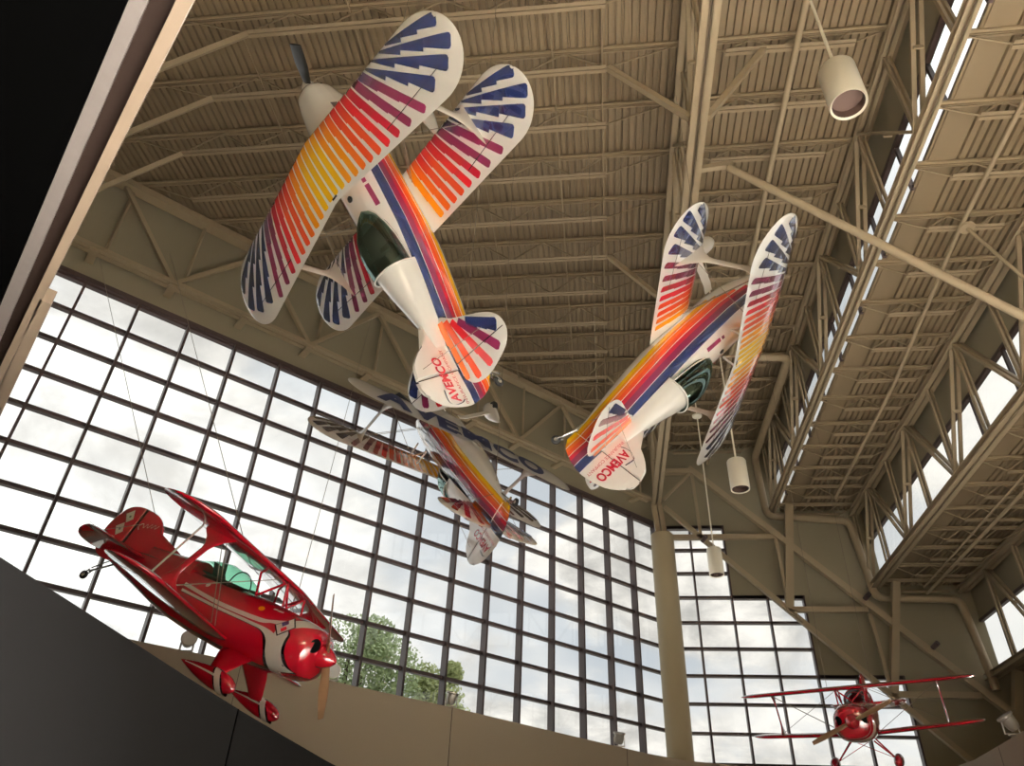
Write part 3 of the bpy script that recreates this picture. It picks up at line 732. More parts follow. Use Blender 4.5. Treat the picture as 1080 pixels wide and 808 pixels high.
def build_sunburst():
    root = bpy.data.objects.new('sunburst_biplane', None); COL.objects.link(root)
    F = Fus(E_ST, 2.6)
    # fuselage with rainbow bands
    xs = sorted(set([s[0] for s in E_ST]+[-.2-.16*k for k in range(32) if -.2-.16*k > -5.22]+[b_-.0001 for b_ in BSTART]), reverse=True)
    rings = []
    for x in xs:
        w, zt, zb = istn(E_ST, x); t_, b_ = band_z(x); t_ = min(t_, zt-.012); b_ = max(b_, zb+.012)
        lv = [t_+(b_-t_)*f for f in BANDF]; side = []
        def ph_of(z):
            zc = (zt+zb)/2; h = (zt-zb)/2; q = max(-1, min(1, (z-zc)/h)); return math.acos(math.copysign(abs(q)**(2.6/2), q))
        p0 = ph_of(lv[0]); p1 = ph_of(lv[-1])
        for k in range(6): y, z = F.phi(x, p0*k/6); side.append((y, z))
        for z in lv: side.append((F.half(x, z), z))
        for k in range(1, 7): y, z = F.phi(x, p1+(pi-p1)*k/6); side.append((y, z))
        m_ = len(side)
        rings.append([(x, y, z) for y, z in side]+[(x, -y, z) for y, z in side[::-1][1:-1]])
    def colf(i, k):
        n_ = 2*m_-2; kk = k if k < m_-1 else n_-1-k
        if 6 <= kk < 16:
            j = kk-6; xm = (xs[i]+xs[i+1])/2
            if xm < BSTART[j]: return BANDC[j]
        return WHITE
    mb = MB(); mb.loft(rings, colf)
    for sy in (-1, 1):                          # registration panel and small script beside the cowling
        zf = lambda x, y: (x, y, max(F.phi(x, q*.02)[1] for q in range(0, 40) if F.phi(x, q*.02)[0] >= abs(y)-.012)+.006 if abs(y) < .4 else .3)
        flat_poly(mb, [zf(-2.20, sy*.27), zf(-2.20, sy*.33), zf(-2.56, sy*.33), zf(-2.56, sy*.27)], lambda *p: p, MAROON)
        flat_poly(mb, [zf(-2.09, sy*.27), zf(-2.09, sy*.32), zf(-2.16, sy*.32), zf(-2.16, sy*.27)], lambda *p: p, MAROON)
    fus = mb.build('fuselage', PAINT, root, ang=50)
    mb = MB(); mb.lathe([(.045, 0), (.05, .02), (.025, .025), (0, .01)], (-2.2, .05, .355), 2, 14); mb.build('filler_cap', BLACKP, fus)
    # turtledeck
    td = [(-3.50, .345, .61), (-3.53, .345, .61), (-3.8, .295, .565), (-4.1, .225, .505), (-4.45, .14, .45), (-4.8, .06, .42)]
    mb = MB(); mb.loft([[(x, w*cos(pi*k/16), .2+(h-.2)*sin(pi*k/16)**.8) for k in range(17)] for x, w, h in td], lambda i, k: WHITE, closed=False, cap0=False, cap1=False)
    a = mb.add([(-3.50, .345*cos(pi*k/16), .2+.40*sin(pi*k/16)**.8) for k in range(17)]); mb.face([a+k for k in range(17)], WHITE)
    mb.build('turtledeck', PAINT, root)
    # canopy
    cn = [(-2.46, .02, .35), (-2.53, .13, .41), (-2.66, .22, .50), (-2.86, .29, .60), (-3.08, .335, .665), (-3.3, .35, .675), (-3.53, .352, .645)]
    mb = MB(); mb.loft([[(x, w*cos(pi*k/20), .28+(h-.28)*sin(pi*k/20)**.75) for k in range(21)] for x, w, h in cn], closed=False, cap0=False, cap1=False)
    can = mb.build('canopy', CANOPY_D, root)
    mb = MB(); mb.tube([(-3.53, .357*cos(pi*k/20), .28+.37*sin(pi*k/20)**.75) for k in range(21)], .014, 6, WHITE)
    mb.tube([(x, w+.006, .30+.03*(x+3.4)) for x, w, h in cn], .012, 6, WHITE); mb.tube([(x, -w-.006, .30+.03*(x+3.4)) for x, w, h in cn], .012, 6, WHITE)
    mb.build('canopy_frame', PAINT, can)
    mb = MB(); mb.box(-3.38, -2.75, -.25, .25, .345, .36); mb.loft([[(-3.2, -.16, .33), (-3.2, .16, .33), (-3.28, .16, .56), (-3.28, -.16, .56)], [(-3.1, -.16, .33), (-3.1, .16, .33), (-3.22, .15, .56), (-3.22, -.15, .56)]])
    mb.build('seat', SEAT, root, smooth=False)
    # cowl details and spinner, propeller
    mb = MB(); lathe_x(mb, [(.02, 0), (.005, .03), (-.05, .075), (-.12, .115), (-.20, .14), (-.23, .145), (-.23, 0)], (0, 0, 0), 28, WHITE); sp_o = mb.build('spinner', PAINT, root)
    mb = MB()
    for sy in (-1, 1):
        mb = MB(); mb.tube([(-.30, sy*.17, -.06), (-.235, sy*.175, -.06)], .05, 14); mb.build('cowl_intake', INTAKE, root)
    prop = MB(); blade_mesh(prop, .97, .13, .19, 48, 36, tip=.15)
    q = MB(); blade_mesh(q, .97, .13, .19, 48, 36, tip=.15); k0 = prop.add([(x, -y, -z) for x, y, z in q.v]); [prop.face([k0+i for i in f]) for f in q.f]
    pr = prop.build('propeller', BLACKP, root); pr.location = (-.12, 0, 0)
    # wings
    U = Wing(3.07, -1.23, -2.26, .10, .155, 2.45, .665, .0, .105)
    mb = MB(); U.skin(mb, WHITE, -3.07, 3.07); sunburst(U, mb, 1); sunburst(U, mb, -1)
    U.line(mb, [(-2.2, -.06), (-2.2, .06)], .03, LINEC)
    mb.build('upper_wing', PAINT, root, ang=50)
    Lw = Wing(2.90, -2.03, -3.07, .0, .02, 2.35, -.555, .01, .105, .38)
    for sg, nm in ((1, 'l'), (-1, 'r')):
        mb = MB(); Lw.skin(mb, WHITE, 0 if sg > 0 else -2.9, 2.9 if sg > 0 else 0)
        full = MB(); sunburst(Lw, full, 1, 3, .96)
        keep = [i for i, f in enumerate(full.f) if all(full.v[j][1]*sg > 0 for j in f)]
        k0 = mb.add(full.v); [mb.face([k0+j for j in full.f[i]], full.c[i]) for i in keep]
        mb.build('lower_wing', PAINT, root, ang=50)
    # lettering under the lower wing, read from behind the tail
    mb = MB()
    for i, ch in enumerate('AVEMCO'):
        yl = [-2.27, -1.50, -.82, -.18, .66, 1.38][i]; wd = [.84, .74, .56, .76, .66, .74][i]
        def mk(u, v, yl=yl, wd=wd):
            y = yl+u*wd; x = -2.99+v*.80; s = Lw.surf(x, y, -1, .014)
            return s if abs(y) > .44 else (s[0], s[1], min(s[2], -.602))
        put_text(mb, ch, mk, NAVY, .05, .25, sub=4)
    mb.build('wing_lettering', PAINT_MATTE, root, smooth=False)
    # fin and rudder
    fo = smooth_outline([(-4.25, .36), (-4.50, .42), (-4.68, .57), (-4.82, .79), (-4.98, .96), (-5.19, 1.03)], 5, False)
    fo += [(-5.19, .2), (-4.3, .2)]
    mb = MB(); slabpoly(mb, fo, 1, 0, .06, WHITE, .05)
    ro = smooth_outline([(-5.20, 1.03), (-5.36, 1.01), (-5.50, .92), (-5.64, .74), (-5.71, .50), (-5.73, .30), (-5.70, .12), (-5.64, -.05), (-5.54, -.22), (-5.40, -.31), (-5.22, -.31)], 5, False)
    fin = mb.build('fin', PAINT, root, ang=30)
    mb = MB(); zs = [1.025, 1.0, .95, .88, .8, .7, .6, .5, .4, .3, .25]
    def te_x(z):
        best = None
        for (xa, za), (xb, zb_) in zip(ro, ro[1:]):
            if (za-z)*(zb_-z) <= 0 and za != zb_:
                x = xa+(xb-xa)*(z-za)/(zb_-za); best = x if best is None else min(best, x)
        return best if best is not None else -5.22
    rb = [.25+(-.305-.25)*f for f in BANDF]
    for side in (-1, 1):
        lv = zs[:-1]+rb
        for a_, c_ in zip(lv, lv[1:]):
            j = rb.index(a_) if a_ in rb else -1; col = WHITE if j < 0 else BANDC[j]
            xa, xc = te_x(a_), te_x(c_)
            mm = [(-5.205, a_, .03), (-5.205, c_, .03), ((-5.205+xc)/2-.1, c_, .026), ((-5.205+xa)/2-.1, a_, .026), (xa, a_, .004), (xc, c_, .004)]
            k0 = mb.add([(x, side*t_, z) for x, z, t_ in mm])
            mb.face((k0, k0+1, k0+2, k0+3), col); mb.face((k0+3, k0+2, k0+5, k0+4), col)
        def mk(u, v, side=side):
            x = (-4.93-.70*u) if side > 0 else (-5.63+.70*u); z = .46+.16*v+.02*(u if side > 0 else 1-u); return (x, side*.036, z)
        put_text(mb, 'AVEMCO', mk, CRIMSON, .035, -.02 if side > 0 else .04)
        def mk2(u, v, side=side):
            x = (-4.84-.86*u) if side > 0 else (-5.70+.86*u); z = .345+.055*v+.02*(u if side > 0 else 1-u); return (x, side*.036, z)
        put_text(mb, 'INSURANCE COMPANY', mk2, lin(190, 70, 80), .0)
        sw = [(.30, .22), (.05, .24), (-.05, .15), (-.05, .02), (.0, -.05)]      # swoosh round the first letter
        pts = smooth_outline(sw, 6, False)
        for (ua, va), (ub, vb) in zip(pts, pts[1:]):
            w_ = .009; f_ = lambda u, v: ((-4.93-.70*u) if side > 0 else (-5.63+.70*u), side*.036, .46+v)
            k0 = mb.add([f_(ua, va-w_), f_(ub, vb-w_), f_(ub+.012, vb+w_), f_(ua+.012, va+w_)]); mb.face((k0, k0+1, k0+2, k0+3), NAVY)
        k0 = mb.add([(-5.195, side*.034, z) for z in (-.3, 1.02)]+[(-5.207, side*.034, z) for z in (1.02, -.3)]); mb.face((k0, k0+1, k0+2, k0+3), LINEC)
    mb.build('rudder', PAINT, root, ang=30)
    # tailplanes
    so = [(-4.46, .13), (-4.56, .38), (-4.68, .66), (-4.80, .92), (-4.92, 1.08), (-5.05, 1.14), (-5.2, 1.125), (-5.34, 1.0), (-5.44, .78), (-5.52, .5), (-5.52, .28), (-5.46, .13), (-5.34, .06), (-5.2, .05)]
    SL = [((-4.50, .17), (-5.40, .13), .115, .095, ORANGE), ((-4.54, .27), (-5.48, .33), .105, .115, RORANGE), ((-4.60, .37), (-5.44, .63), .10, .125, RED), ((-4.66, .48), (-5.32, .90), .105, .135, MAROON), ((-4.73, .60), (-5.06, 1.04), .11, .18, NAVY)]
    for sg in (-1, 1):
        mb = MB(); slabpoly(mb, [(x, y*sg) for x, y in smooth_outline(so, 4)], 2, .215, .05, WHITE, .07)
        for side in (-1, 1):
            mk = lambda x, y: (x, y*sg, .215+side*.030)
            for P0, P1, wa, wb, c_ in SL: flat_strip(mb, P0, P1, wa, wb, mk, c_, inner=1)
            k0 = mb.add([mk(*p)[:2]+(.215+side*.0315,) for p in ((-5.12, .05), (-5.12, 1.12), (-5.132, 1.12), (-5.132, .05))]); mb.face((k0, k0+1, k0+2, k0+3), LINEC)
        mb.build('tailplane', PAINT, root, ang=30)
    # interplane struts, cabanes, wires
    for sg in (-1, 1):
        ibeam_strut(sg*1.88, -.50, .655, -2.46, -1.92, lin(214, 204, 188)).build('interplane_strut', PAINT, root)
        mb = MB()
        for a_, c_ in (((-1.95, sg*.36, .3), (-1.45, sg*.42, .66)), ((-1.95, sg*.36, .3), (-1.95, sg*.42, .68)), ((-1.35, sg*.36, .33), (-1.45, sg*.42, .66))): mb.tube([a_, c_], .02, 8, WHITE, flat=1)
        mb.build('cabane_strut', PAINT, root)
        for dx in (-.02, .05):
            mb = MB(); mb.tube([(-2.25+dx, sg*.42, -.5), (-1.85+dx, sg*1.86, .62)], .006, 5); mb.build('flying_wire', WIRE, root)
        mb = MB(); mb.tube([(-1.65, sg*.42, .64), (-2.4, sg*1.86, -.48)], .006, 5); mb.build('landing_wire', WIRE, root)
        mb = MB(); mb.tube([(-5.05, 0, .85), (-4.95, sg*.8, .24)], .004, 5); mb.tube([(-5.0, sg*.75, .2), (-4.9, sg*.06, -.28)], .004, 5); mb.build('tail_wire', WIRE, root)
        # landing gear
        mb = MB(); mb.loft([[(-1.30+dx, sg*y, z+dz) for dx, dz in ((.09, .012), (-.09, .012), (-.09, -.012), (.09, -.012))] for y, z in ((.2, -.62), (.35, -.68), (.6, -.87), (.85, -1.06))], lambda i, k: WHITE)
        mb.build('gear_leg', PAINT, root)
        mb = MB(); pant(mb, -.80, 1.08, sg*.9, -1.06, .105, .185, lambda u, a_: WHITE); mb.build('wheel_pant', PAINT, root)
        mb = MB(); wheel(mb, (-1.18, sg*.9, -1.15), .16, .11); mb.build('wheel', [RUBBER, SILVER], root)
    mb = MB(); mb.tube([(-4.95, 0, -.33), (-5.2, 0, -.36), (-5.42, 0, -.40)], .022, 8); mb.tube([(-5.42, .04, -.38), (-5.53, .04, -.44)], .014, 6); mb.tube([(-5.42, -.04, -.38), (-5.53, -.04, -.44)], .014, 6); mb.tube([(-5.2, .1, -.28), (-5.42, .05, -.39)], .01, 5); mb.tube([(-5.36, -.03, -.40), (-5.44, -.08, -.46)], .022, 6)
    tw = mb.build('tail_spring', CHROME, root)
    mb = MB(); wheel(mb, (-5.53, 0, -.44), .08, .05); mb.build('tail_wheel', [RUBBER, SILVER], root)
    return root
POSE = [([[-0.48151, -0.69348, -0.53594], [-0.41413, 0.71895, -0.55822], [0.77243, -0.04683, -0.63337]], [-4.2733, 6.2931, 11.9536]),
        ([[0.68278, 0.06651, 0.72759], [0.08987, -0.99593, 0.00671], [0.72508, 0.06081, -0.68598]], [3.4664, 10.839, 11.5643]),
        ([[-0.44814, 0.70693, -0.5472], [0.49331, 0.70602, 0.50811], [0.74553, -0.04223, -0.66513]], [-4.1812, 15.1223, 11.5043]),
        ([[0.92458, 0.06112, 0.37604], [-0.07085, 0.99741, 0.01209], [-0.37433, -0.03782, 0.92652]], [-3.6379, 10.3055, 4.4115]),
        ([[-0.38527, 0.91618, -0.11041], [-0.88786, -0.40063, -0.22627], [-0.25154, 0.01085, 0.96779]], [5.3368, 18.2746, 5.3708])]
def pose(o, i):
    Rm, t = POSE[i]; M = Matrix(Rm).to_4x4(); M.translation = Vector(t); o.matrix_world = M
def world(i, p): Rm, t = POSE[i]; return Matrix(Rm)@Vector(p)+Vector(t)
e1 = build_sunburst(); e2 = copy_tree(e1); e3 = copy_tree(e1)
GRP = 'sunburst biplanes in formation'
tag(e1, 'largest white biplane with sunburst wings, nearest, tail over the far sunburst plane', 'airplane', GRP)
tag(e2, 'white sunburst biplane at right, beside the clerestory trusses', 'airplane', GRP)
tag(e3, 'farthest white sunburst biplane showing navy AVEMCO lettering under its wing', 'airplane', GRP)
for o, i, ang in ((e1, 0, 50), (e2, 1, 78), (e3, 2, 105)):
    pose(o, i)
    for ch in o.children:
        if ch.name.startswith('propeller'): ch.rotation_euler.x = math.radians(ang)

# ------------------------------------------------------------------ red biplanes
P_ST = [(-.22, .24, .16, -.30), (-.25, .33, .21, -.38), (-.32, .39, .245, -.43), (-.5, .43, .275, -.49), (-.9, .44, .30, -.545), (-1.3, .43, .315, -.56), (-1.8, .41, .30, -.55), (-2.3, .385, .29, -.525), (-2.8, .335, .29, -.475), (-3.2, .285, .27, -.40), (-3.7, .20, .235, -.28), (-4.1, .12, .20, -.19), (-4.42, .05, .18, -.10)]
def build_red(kind):
    root = bpy.data.objects.new('red_biplane', None); COL.objects.link(root)
    F = Fus(P_ST, 2.5)
    xs = sorted(set([s[0] for s in P_ST]+[-.3-.17*k for k in range(24)]), reverse=True)
    mb = MB(); NR = 36
    rings = [[(x,)+(lambda p, s_: (p[0]*s_, p[1]))(F.phi(x, (2*pi*k/NR) if k <= NR/2 else 2*pi-2*pi*k/NR), 1 if k <= NR/2 else -1) for k in range(NR)] for x in xs]
    mb.loft(rings, lambda i, k: PRED)
    def phz(x, z):
        w, zt, zb = istn(P_ST, x); zc = (zt+zb)/2; h = (zt-zb)/2; q = max(-1, min(1, (z-zc)/h)); return math.acos(math.copysign(abs(q)**1.25, q))
    def sk(x, ph, sg, eps):
        y, z = F.phi(x, ph, eps); return (x, sg*y, z)
    def strip(edgeA, edgeB, col, eps, sg, n=28):     # edges as polylines in (x,z)
        A = smooth_outline(edgeA, 8, False); B_ = smooth_outline(edgeB, 8, False)
        rows = []
        for (xa, za), (xb, zb_) in zip(A, B_):
            pa, pb = phz(xa, za), phz(xb, zb_)
            rows.append(mb.add([sk(xa+(xb-xa)*k/4, pa+(pb-pa)*k/4, sg, eps) for k in range(5)]))
        for i in range(len(rows)-1):
            for k in range(4): mb.face((rows[i]+k, rows[i]+k+1, rows[i+1]+k+1, rows[i+1]+k), col)
    if kind == 0:
        for sg in (-1, 1):
            strip([(-2.62, .03), (-1.9, -.02), (-1.15, 0), (-.9, .05), (-.70, .13), (-.5, .24), (-.30, .22)], [(-2.62, -.02), (-1.9, -.075), (-1.15, -.06), (-.9, -.0), (-.66, .02), (-.45, .13), (-.30, .20)], PWHITE, .006, sg)
            strip([(-2.60, -.065), (-1.9, -.09), (-1.2, -.09), (-.95, -.10), (-.82, -.16), (-.78, -.30), (-.70, -.50)], [(-2.60, -.11), (-1.9, -.135), (-1.2, -.14), (-1.0, -.16), (-.90, -.25), (-.84, -.36), (-.80, -.51)], BLK, .004, sg)
            strip([(-2.60, -.065), (-1.9, -.09), (-1.2, -.09), (-.95, -.09), (-.78, -.13), (-.68, -.30), (-.55, -.505)], [(-2.60, -.10), (-1.9, -.128), (-1.2, -.13), (-1.0, -.145), (-.87, -.22), (-.80, -.36), (-.73, -.515)], PWHITE, .006, sg)
            strip([(-.66, .02), (-.60, -.05), (-.60, -.15), (-.57, -.28), (-.48, -.40), (-.36, -.42)], [(-.80, .02), (-.80, -.05), (-.80, -.15), (-.78, -.28), (-.74, -.40), (-.70, -.50)], PWHITE, .0065, sg)
            strip([(-.64, .02), (-.57, -.05), (-.56, -.15), (-.52, -.28), (-.42, -.40), (-.33, -.42)], [(-.80, .02), (-.80, -.05), (-.80, -.15), (-.78, -.28), (-.74, -.40), (-.70, -.50)], BLK, .0045, sg)
            def dm(r_, col, eps, cx=-.70, cz=.02):
                flat_poly(mb, [(cx+r_*a_, cz+r_*c_) for a_, c_ in ((1, .25), (.2, 1), (-1, -.25), (-.2, -1))], lambda x, z: sk(x, phz(x, z), sg, eps), col)
            dm(.15, BLK, .030); dm(.13, PWHITE, .033); dm(.05, NAVY, .036, -.72, .05); dm(.045, RED, .0365, -.69, -.02)
            flat_poly(mb, [(-1.22+.05*cos(2*pi*k/12), .12+.035*sin(2*pi*k/12)) for k in range(12)], lambda x, z: sk(x, phz(x, z), sg, .006), AMBER)
            for dx in (0, .14, .22): flat_poly(mb, [(-1.04+dx*.5+.03*a_, .19+.015*c_) for a_, c_ in ((-1, -1), (1, -.6), (1, 1), (-1, .4))], lambda x, z: sk(x, phz(x, z), sg, .006), PWHITE)
            flat_poly(mb, [(-2.26+.035*cos(2*pi*k/10), .12+.035*sin(2*pi*k/10)) for k in range(10)], lambda x, z: sk(x, phz(x, z), sg, .006), PWHITE)
    else:
        rows = []
        for x0, x1, col in ((-.27, -.52, PWHITE),):
            for x in (x0, (x0+x1)/2, x1):
                rows.append(mb.add([sk(x, pi*.5+pi*.5*k/12, 1, .006) for k in range(13)]+[sk(x, pi-pi*.5*k/12, -1, .006) for k in range(1, 13)]))
        for i in range(2):
            for k in range(24): mb.face((rows[i]+k, rows[i]+k+1, rows[i+1]+k+1, rows[i+1]+k), PWHITE)
        for sg in (-1, 1): strip([(-.45, .27), (-1.0, .25), (-2.5, .2)], [(-.45, .22), (-1.0, .19), (-2.5, .15)], PWHITE, .006, sg)
    fus = mb.build('fuselage', PAINT, root, ang=50)
    # turtledeck and cockpit coaming
    mb = MB(); td = [(-2.70, .30, .46), (-2.8, .30, .46), (-3.1, .24, .425), (-3.45, .17, .40), (-3.8, .09, .38)]
    mb.loft([[(x, w*cos(pi*k/14), .16+(h-.16)*sin(pi*k/14)**.8) for k in range(15)] for x, w, h in td], lambda i, k: PRED, closed=False, cap0=False, cap1=False)
    a = mb.add([(-2.7, .30*cos(pi*k/14), .16+.30*sin(pi*k/14)**.8) for k in range(15)]); mb.face([a+k for k in range(15)], PRED)
    mb.build('turtledeck', PAINT, root)
    cn = [(-1.62, .03, .325), (-1.68, .14, .38), (-1.80, .22, .455), (-2.0, .28, .535), (-2.26, .305, .58), (-2.5, .30, .55), (-2.7, .295, .48)]
    mb = MB(); mb.loft([[(x, w*cos(pi*k/18), .24+(h-.24)*sin(pi*k/18)**.75) for k in range(19)] for x, w, h in cn], closed=False, cap0=False, cap1=False)
    can = mb.build('canopy', CANOPY_G if kind == 0 else CANOPY_C, root)
    mb = MB()
    for x, w, h in ((-2.02, .285, .54),) if kind == 0 else ((-2.02, .285, .54), (-1.85, .24, .48), (-2.5, .30, .55)): mb.tube([(x, (w+.004)*cos(pi*k/18), .24+(h-.235)*sin(pi*k/18)**.75) for k in range(19)], .010, 6)
    mb.build('canopy_frame', BLACKP if kind == 0 else mat('red_frame', (150, 20, 30), .4), can)
    mb = MB(); mb.box(-2.6, -1.8, -.22, .22, .295, .305); mb.loft([[(-2.45, -.15, .3), (-2.45, .15, .3), (-2.58, .13, .50), (-2.58, -.13, .50)], [(-2.36, -.15, .3), (-2.36, .15, .3), (-2.52, .12, .50), (-2.52, -.12, .50)]])
    mb.build('seat', SEAT, root, smooth=False)
    # nose
    mb = MB(); lathe_x(mb, [(.03, 0), (.015, .035), (-.05, .095), (-.13, .14), (-.215, .16), (-.215, 0)], (0, 0, -.06), 26, PRED); mb.build('spinner', PAINT, root)
    for sg in (-1, 1):
        mb = MB(); nx, ny = .72, .69*sg; c0 = Vector((-.232, sg*.295, -.02)); a_ = Vector((-ny, nx, 0)).normalized()
        ring = [c0+a_*(.075*cos(2*pi*k/20))+Vector((0, 0, .095*sin(2*pi*k/20))) for k in range(20)]
        mb.loft([[p-Vector((nx, ny, 0))*.06 for p in ring], [p+Vector((nx, ny, 0))*.004 for p in ring]]); mb.build('cowl_intake', INTAKE, root)
    prop = MB(); blade_mesh(prop, .98, .10, .145, -50, -25); q = MB(); blade_mesh(q, .98, .10, .145, -50, -25); k0 = prop.add([(x, -y, -z) for x, y, z in q.v]); [prop.face([k0+i for i in f]) for f in q.f]
    pr = prop.build('propeller', WOOD, root); pr.location = (-.13, 0, -.06); pr.rotation_euler.x = math.radians(48 if kind == 0 else 112)
    # wings
    U = Wing(2.65, -.98, -1.90, .10, .10, 2.15, .61, .0, .11)
    mb = MB(); U.skin(mb, PRED, -2.65, 2.65); mb.build('upper_wing', PAINT, root, ang=50)
    Lw = Wing(2.57, -1.47, -2.38, .0, .0, 2.1, -.43, .045, .11, .3)
    for sg in (1, -1):
        mb = MB(); Lw.skin(mb, PRED, .25 if sg > 0 else -2.57, 2.57 if sg > 0 else -.25)
        if kind == 0: Lw.line(mb, [(-2.1, 1.2), (-2.1, 2.3)], .012, BLK, -1, sgn=sg)
        mb.build('lower_wing', PAINT, root, ang=50)
    # fin, rudder, tailplanes
    fo = smooth_outline([(-3.25, .40), (-3.58, .41), (-3.74, .47), (-3.86, .60), (-3.97, .74), (-4.15, .83), (-4.41, .865)], 5, False)+[(-4.41, .1), (-3.4, .2)]
    mb = MB(); slabpoly(mb, fo, 1, 0, .05, PRED, .05)
    for sg in (-1, 1) if kind == 0 else ():       # small white script on the fin
        pts = smooth_outline([(-4.30, .50), (-4.34, .56), (-4.28, .62), (-4.24, .56), (-4.20, .64), (-4.17, .58), (-4.12, .66), (-4.10, .60), (-4.05, .67), (-4.03, .61), (-3.98, .68)], 4, False)
        for (xa, za), (xb, zb_) in zip(pts, pts[1:]):
            k0 = mb.add([(xa, sg*.029, za-.008), (xb, sg*.029, zb_-.008), (xb, sg*.029, zb_+.008), (xa, sg*.029, za+.008)]); mb.face((k0, k0+1, k0+2, k0+3), PWHITE)
    mb.build('fin', PAINT, root, ang=30)
    ro = smooth_outline([(-4.414, .865), (-4.60, .85), (-4.76, .78), (-4.86, .64), (-4.91, .46), (-4.92, .25), (-4.88, .06), (-4.76, -.06), (-4.6, -.10), (-4.414, -.10)], 5, False)
    mb = MB(); slabpoly(mb, ro, 1, 0, .05, PRED, .06)
    if kind == 0:
        for sg in (-1, 1):
            for cz, cx in ((.64, -4.61), (.40, -4.63), (.14, -4.66)):
                flat_poly(mb, [(cx+.085, cz-.02), (cx+.0, cz+.125), (cx-.105, cz+.02), (cx, cz-.115)], lambda x, z: (x, sg*.031, z), PWHITE)
                flat_poly(mb, [(cx+.022*cos(k*pi/3), cz+.022*sin(k*pi/3)) for k in range(6)], lambda x, z: (x, sg*.0325, z), lin(120, 110, 105))
    mb.box(-4.42, -4.406, -.027, .027, -.08, .85, BLK)
    mb.build('rudder', PAINT, root, ang=30)
    so = [(-3.72, .10), (-3.82, .4), (-3.93, .68), (-4.05, .87), (-4.2, .94), (-4.36, .93), (-4.52, .82), (-4.64, .62), (-4.68, .35), (-4.64, .15), (-4.5, .06)]
    for sg in (-1, 1):
        mb = MB(); slabpoly(mb, [(x, y*sg) for x, y in smooth_outline(so, 4)], 2, .13, .05, PRED, .07)
        for side in (-1, 1):
            if kind == 1:
                for P0, P1, w_ in (((-3.82, .30), (-4.6, .22), .12), ((-3.92, .55), (-4.6, .58), .12), ((-4.02, .78), (-4.5, .84), .1)):
                    flat_strip(mb, P0, P1, w_, w_, lambda x, y: (x, y*sg, .13+side*.031), PWHITE, steps=False)
            k0 = mb.add([(-4.28, sg*.06, .13+side*.031), (-4.28, sg*1.0, .13+side*.031), (-4.292, sg*1.0, .13+side*.031), (-4.292, sg*.06, .13+side*.031)]); mb.face((k0, k0+1, k0+2, k0+3), BLK)
        mb.v = [(x, y, z-.42*max(0, -4.285-x)) for x, y, z in mb.v]
        mb.build('tailplane', PAINT, root, ang=30)
    # struts and wires
    for sg in (-1, 1):
        ys = 1.62 if kind == 0 else 1.84
        ibeam_strut(sg*ys, -.43+.045*ys+.03, .59, -1.92, -1.55, PRED, foot=.30, mid=.055).build('interplane_strut', PAINT, root)
        mb = MB()
        for a_, c_ in (((-1.50, sg*.28, .27), (-1.12, sg*.32, .60)), ((-1.50, sg*.28, .27), (-1.62, sg*.32, .60)), ((-1.0, sg*.30, .28), (-1.12, sg*.32, .60)), ((-1.12, sg*.32, .6), (-1.12, -sg*.02, .30))): mb.tube([a_, c_], .018, 8, PRED)
        mb.build('cabane_strut', PAINT, root)
        for dx in (-.03, .04):
            mb = MB(); mb.tube([(-1.75+dx, sg*.36, -.40), (-1.50+dx, sg*ys, .56)], .006, 5); mb.build('flying_wire', WIRE, root)
        mb = MB(); mb.tube([(-1.3, sg*.32, .58), (-1.85, sg*ys, -.3)], .006, 5); mb.build('landing_wire', WIRE, root)
        if kind == 0: mb = MB(); mb.tube([(-2.28, sg*(ys-.08), -.35), (-1.98, sg*(ys-.08), .60)], .014, 6, PWHITE); mb.build('aileron_rod', PAINT, root)
        mb = MB(); mb.tube([(-4.35, 0, .6), (-4.2, sg*.75, .15)], .005, 5); mb.build('tail_wire', WIRE, root)
        if kind == 0:
            mb = MB(); rows = []
            for y, z, xa, xb in ((.22, -.50, -.98, -1.52), (.36, -.60, -1.0, -1.46), (.55, -.80, -1.03, -1.32), (.67, -.93, -1.06, -1.24)):
                rows.append([((xa+xb)/2+(xa-xb)/2*cos(2*pi*k/10), sg*(y+.022*sin(2*pi*k/10)), z+.02*sin(2*pi*k/10)) for k in range(10)])
            mb.loft(rows, lambda i, k: PRED); mb.build('gear_leg', PAINT, root)
        else:
            mb = MB()
            for xa in (-1.05, -1.5): mb.tube([(xa, sg*.26, -.53), (-1.22, sg*.62, -.93)], .018, 8, PRED)
            mb.tube([(-1.25, sg*.60, -.92), (-1.2, -sg*.12, -.56)], .008, 6, PRED); mb.build('gear_leg', PAINT, root)
        yp, zp = (.69, -.95) if kind == 0 else (.67, -.96)
        mb = MB()
        def pc(u, a_):
            return PRED
        pant(mb, -.70, .98, sg*yp, zp, .10, .13, pc)
        for (ua, ub, col, ee) in ((.18, .34, BLK, .004), (.21, .31, PWHITE, .006)):
            rows = []
            for u in (ua, (ua+ub)/2, ub):
                k_ = (math.sqrt(max(0, 1-((.3-u)/.3)**2)) if u < .3 else (1-((u-.3)/.7)**1.8))
                rows.append(mb.add([(-.70-.98*u-.10*sin(2*pi*j/24), sg*yp+(.10*k_+ee)*cos(2*pi*j/24), zp+(.13*k_+ee)*sin(2*pi*j/24)+.04*u) for j in range(25)]))
            for i in range(2):
                for j in range(24): mb.face((rows[i]+j, rows[i]+j+1, rows[i+1]+j+1, rows[i+1]+j), col)
        for s2 in (-1, 1):
            rows = []
            for u in (.3, .45, .6, .75, .9):
                k_ = 1-((u-.3)/.7)**1.8; rows.append(mb.add([(-.70-.98*u, sg*yp+s2*(.10*k_+.006)*cos(a_), zp+.04*u+(.13*k_+.006)*sin(a_)) for a_ in (.15, .35)]))
            for i in range(4): mb.face((rows[i], rows[i]+1, rows[i+1]+1, rows[i+1]), PWHITE)
